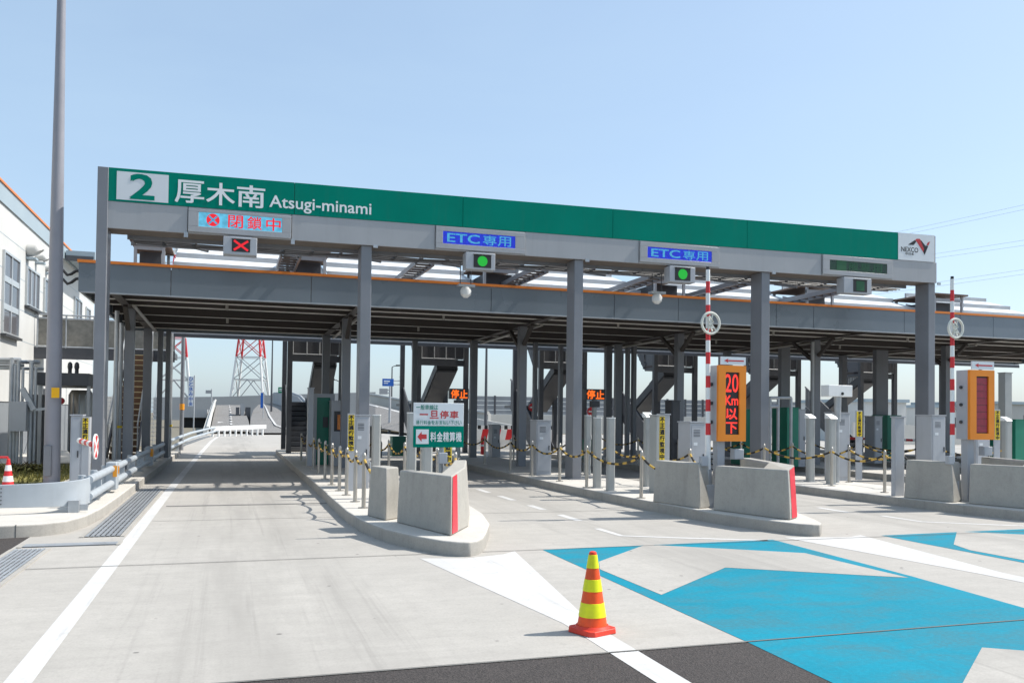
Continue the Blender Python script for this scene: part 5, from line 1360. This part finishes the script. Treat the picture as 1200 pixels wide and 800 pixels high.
# red and white barrier under way behind the second lane
a = onY(556, 500, 40); b_ = onY(648, 500, 40)
t = thing('water_barrier', 'red and white striped barrier across the second lane behind the canopy', 'barrier', ((a.x + b_.x) / 2, 40, 0))
z0, z1 = onY(600, 515, 40).z, onY(600, 503, 40).z; L_ = b_.x - a.x; n = 13; m = MB()
MB().box(a.x, b_.x, 40.02, 40.3, .0, z0 - .002).build('base', 'white', t)
for i in range(n):
    x0 = a.x + L_ * i / n; x1 = a.x + L_ * (i + 1) / n; s = L_ / n * .35
    m.hexa([(x0, 40, z0), (x1, 40, z0), (x1, 40.2, z0), (x0, 40.2, z0), (x0 + s, 40, z1), (x1 + s, 40, z1), (x1 + s, 40.2, z1), (x0 + s, 40.2, z1)], i % 2)
m.build('striped_board', ['white', 'red'], t)
m = MB(); z2 = onY(600, 498.5, 40).z
for i in range(24): x0 = a.x + L_ * i / 24; m.box(x0, x0 + L_ / 24, 40.02, 40.12, z1 + .005, z2, i % 2)
m.build('edge_strip', ['white', 'black'], t)
q = onY(565.5, 535, 35); t = thing('red_bollard', 'short red bollard left of the red and white barrier', 'bollard', (q.x, 35, 0)); zt_ = onY(565, 513, 35).z
MB().cyl(q.x, 35, 0, zt_, .09, .085).build('tube', 'red', t); MB().tube([(q.x, 35, zt_), (q.x, 35, zt_ + .04)], [.085, .04], 12).build('cap', 'red', t); MB().cyl(q.x, 35, zt_ * .5, zt_ * .62, .093).build('band', 'sign_white', t)
a = onY(985, 513, 30); b_ = onY(1085, 516, 30)
o = MB().tube([a.lerp(b_, i / 12) for i in range(13)], .055, 8, lambda i: i % 2).build('barrier_bar', ['white', 'red']); tag(o, 'red and white barrier bar at the right behind the rope posts', 'bar')
# small round red sign on a post
for px, py, Y, lab in ((624, 477, 36, 'small red round sign by the middle canopy column'), (693, 482, 33, 'small red round sign under the right orange text display')):
    q = onY(px, py, Y); t = thing('round_sign', lab, 'sign', (q.x, Y, .17)); MB().tube([(q.x, Y, q.z), (q.x, Y + .03, q.z)], .18, 18).build('disc', 'red', t); MB().box(q.x - .12, q.x + .12, Y - .006, Y - .001, q.z - .03, q.z + .03).build('bar_mark', 'sign_text', t); MB().cyl(q.x, Y + .06, .17, q.z, .03).build('post', 'galv', t)
# power lines
for i, (p0, p1, Ya, Yb) in enumerate((((1000, 283), (1290, 221), 150, 110), ((1000, 287.5), (1290, 227), 150, 110), ((1000, 312), (1290, 268), 150, 110), ((1000, 316), (1290, 275), 150, 110), ((1000, 345), (1290, 303), 150, 110), ((1000, 349), (1290, 309), 150, 110))):
    a = onY(*p0, Ya); b_ = onY(*p1, Yb); a2 = a + (a - b_) * 1.2; b2 = b_ + (b_ - a) * 1.2; pts = []
    for k in range(25): u = k / 24; p = a2.lerp(b2, u); p.z -= 1.2 * 4 * u * (1 - u) - 1.2; pts.append(p)
    o = MB().tube(pts, .022, 5).build('power_line', 'pale_steel')
    tag(o, ['topmost power line in the sky at right', 'second power line from the top in the sky at right', 'third power line from the top at right', 'fourth power line from the top at right', 'fifth power line from the top at right, just above canopy edge', 'lowest power line at right, just above the canopy edge'][i], 'power line', 'power lines at the right')

# ================================================================== LIGHT, SKY, CAMERA
SUN_EL = math.radians(50.0); AZ = math.radians(-5.0)       # azimuth measured from +X
sd = Vector((math.cos(AZ) * math.cos(SUN_EL), math.sin(AZ) * math.cos(SUN_EL), math.sin(SUN_EL)))
sun = bpy.data.lights.new('sun', 'SUN'); sun.energy = 3.7; sun.angle = math.radians(.53); sun.color = (1.0, .96, .89)
so = bpy.data.objects.new('sun', sun); COL.objects.link(so); so.rotation_euler = (-sd).to_track_quat('-Z', 'Y').to_euler(); so.location = (20, 0, 40)
wd = bpy.data.worlds.new('World'); sc.world = wd; wd.use_nodes = True; nt = wd.node_tree
sky = nt.nodes.new('ShaderNodeTexSky'); sky.sky_type = 'NISHITA'; sky.sun_disc = False
sky.sun_elevation = SUN_EL; sky.sun_rotation = math.pi / 2 - AZ
sky.altitude = 0; sky.air_density = 1.0; sky.dust_density = 1.5; sky.ozone_density = 1.8
# thin bright haze veil over the clear sky
veil = nt.nodes.new('ShaderNodeMix'); veil.data_type = 'RGBA'; veil.inputs[7].default_value = (2.95, 3.95, 4.9, 1)
nt.links.new(sky.outputs[0], veil.inputs[6])
tc = nt.nodes.new('ShaderNodeTexCoord'); mp = nt.nodes.new('ShaderNodeMapping'); mp.inputs['Scale'].default_value = (1.2, 1.2, 3.5); nt.links.new(tc.outputs['Generated'], mp.inputs['Vector'])
vn = noise(nt, mp.outputs['Vector'], 1.6, 5, .55, .6)
nt.links.new(ramp(nt, vn, .3, .72, .40, .60), veil.inputs[0])
bg = nt.nodes['Background']; nt.links.new(veil.outputs[2], bg.inputs[0]); bg.inputs[1].default_value = .13
sc.view_settings.view_transform = 'Standard'; sc.view_settings.look = 'None'; sc.view_settings.gamma = 1; sc.view_settings.use_curve_mapping = False
sc.view_settings.exposure = .62
cam = bpy.data.cameras.new('camera'); co = bpy.data.objects.new('camera', cam); COL.objects.link(co); sc.camera = co
cam.sensor_width = 36; cam.sensor_fit = 'HORIZONTAL'; cam.lens = F / 1200 * 36; cam.shift_y = (CY - 400) / 1200; cam.clip_end = 3000; cam.clip_start = .05
right = Vector((dX.x, dY.x, dZ.x)); down = Vector((dX.y, dY.y, dZ.y)); fwd = Vector((dX.z, dY.z, dZ.z))
mw = Matrix.Identity(4)
for r in range(3): mw[r][0] = right[r]; mw[r][1] = -down[r]; mw[r][2] = -fwd[r]
mw.translation = Vector((0, 0, H)); co.matrix_world = mw
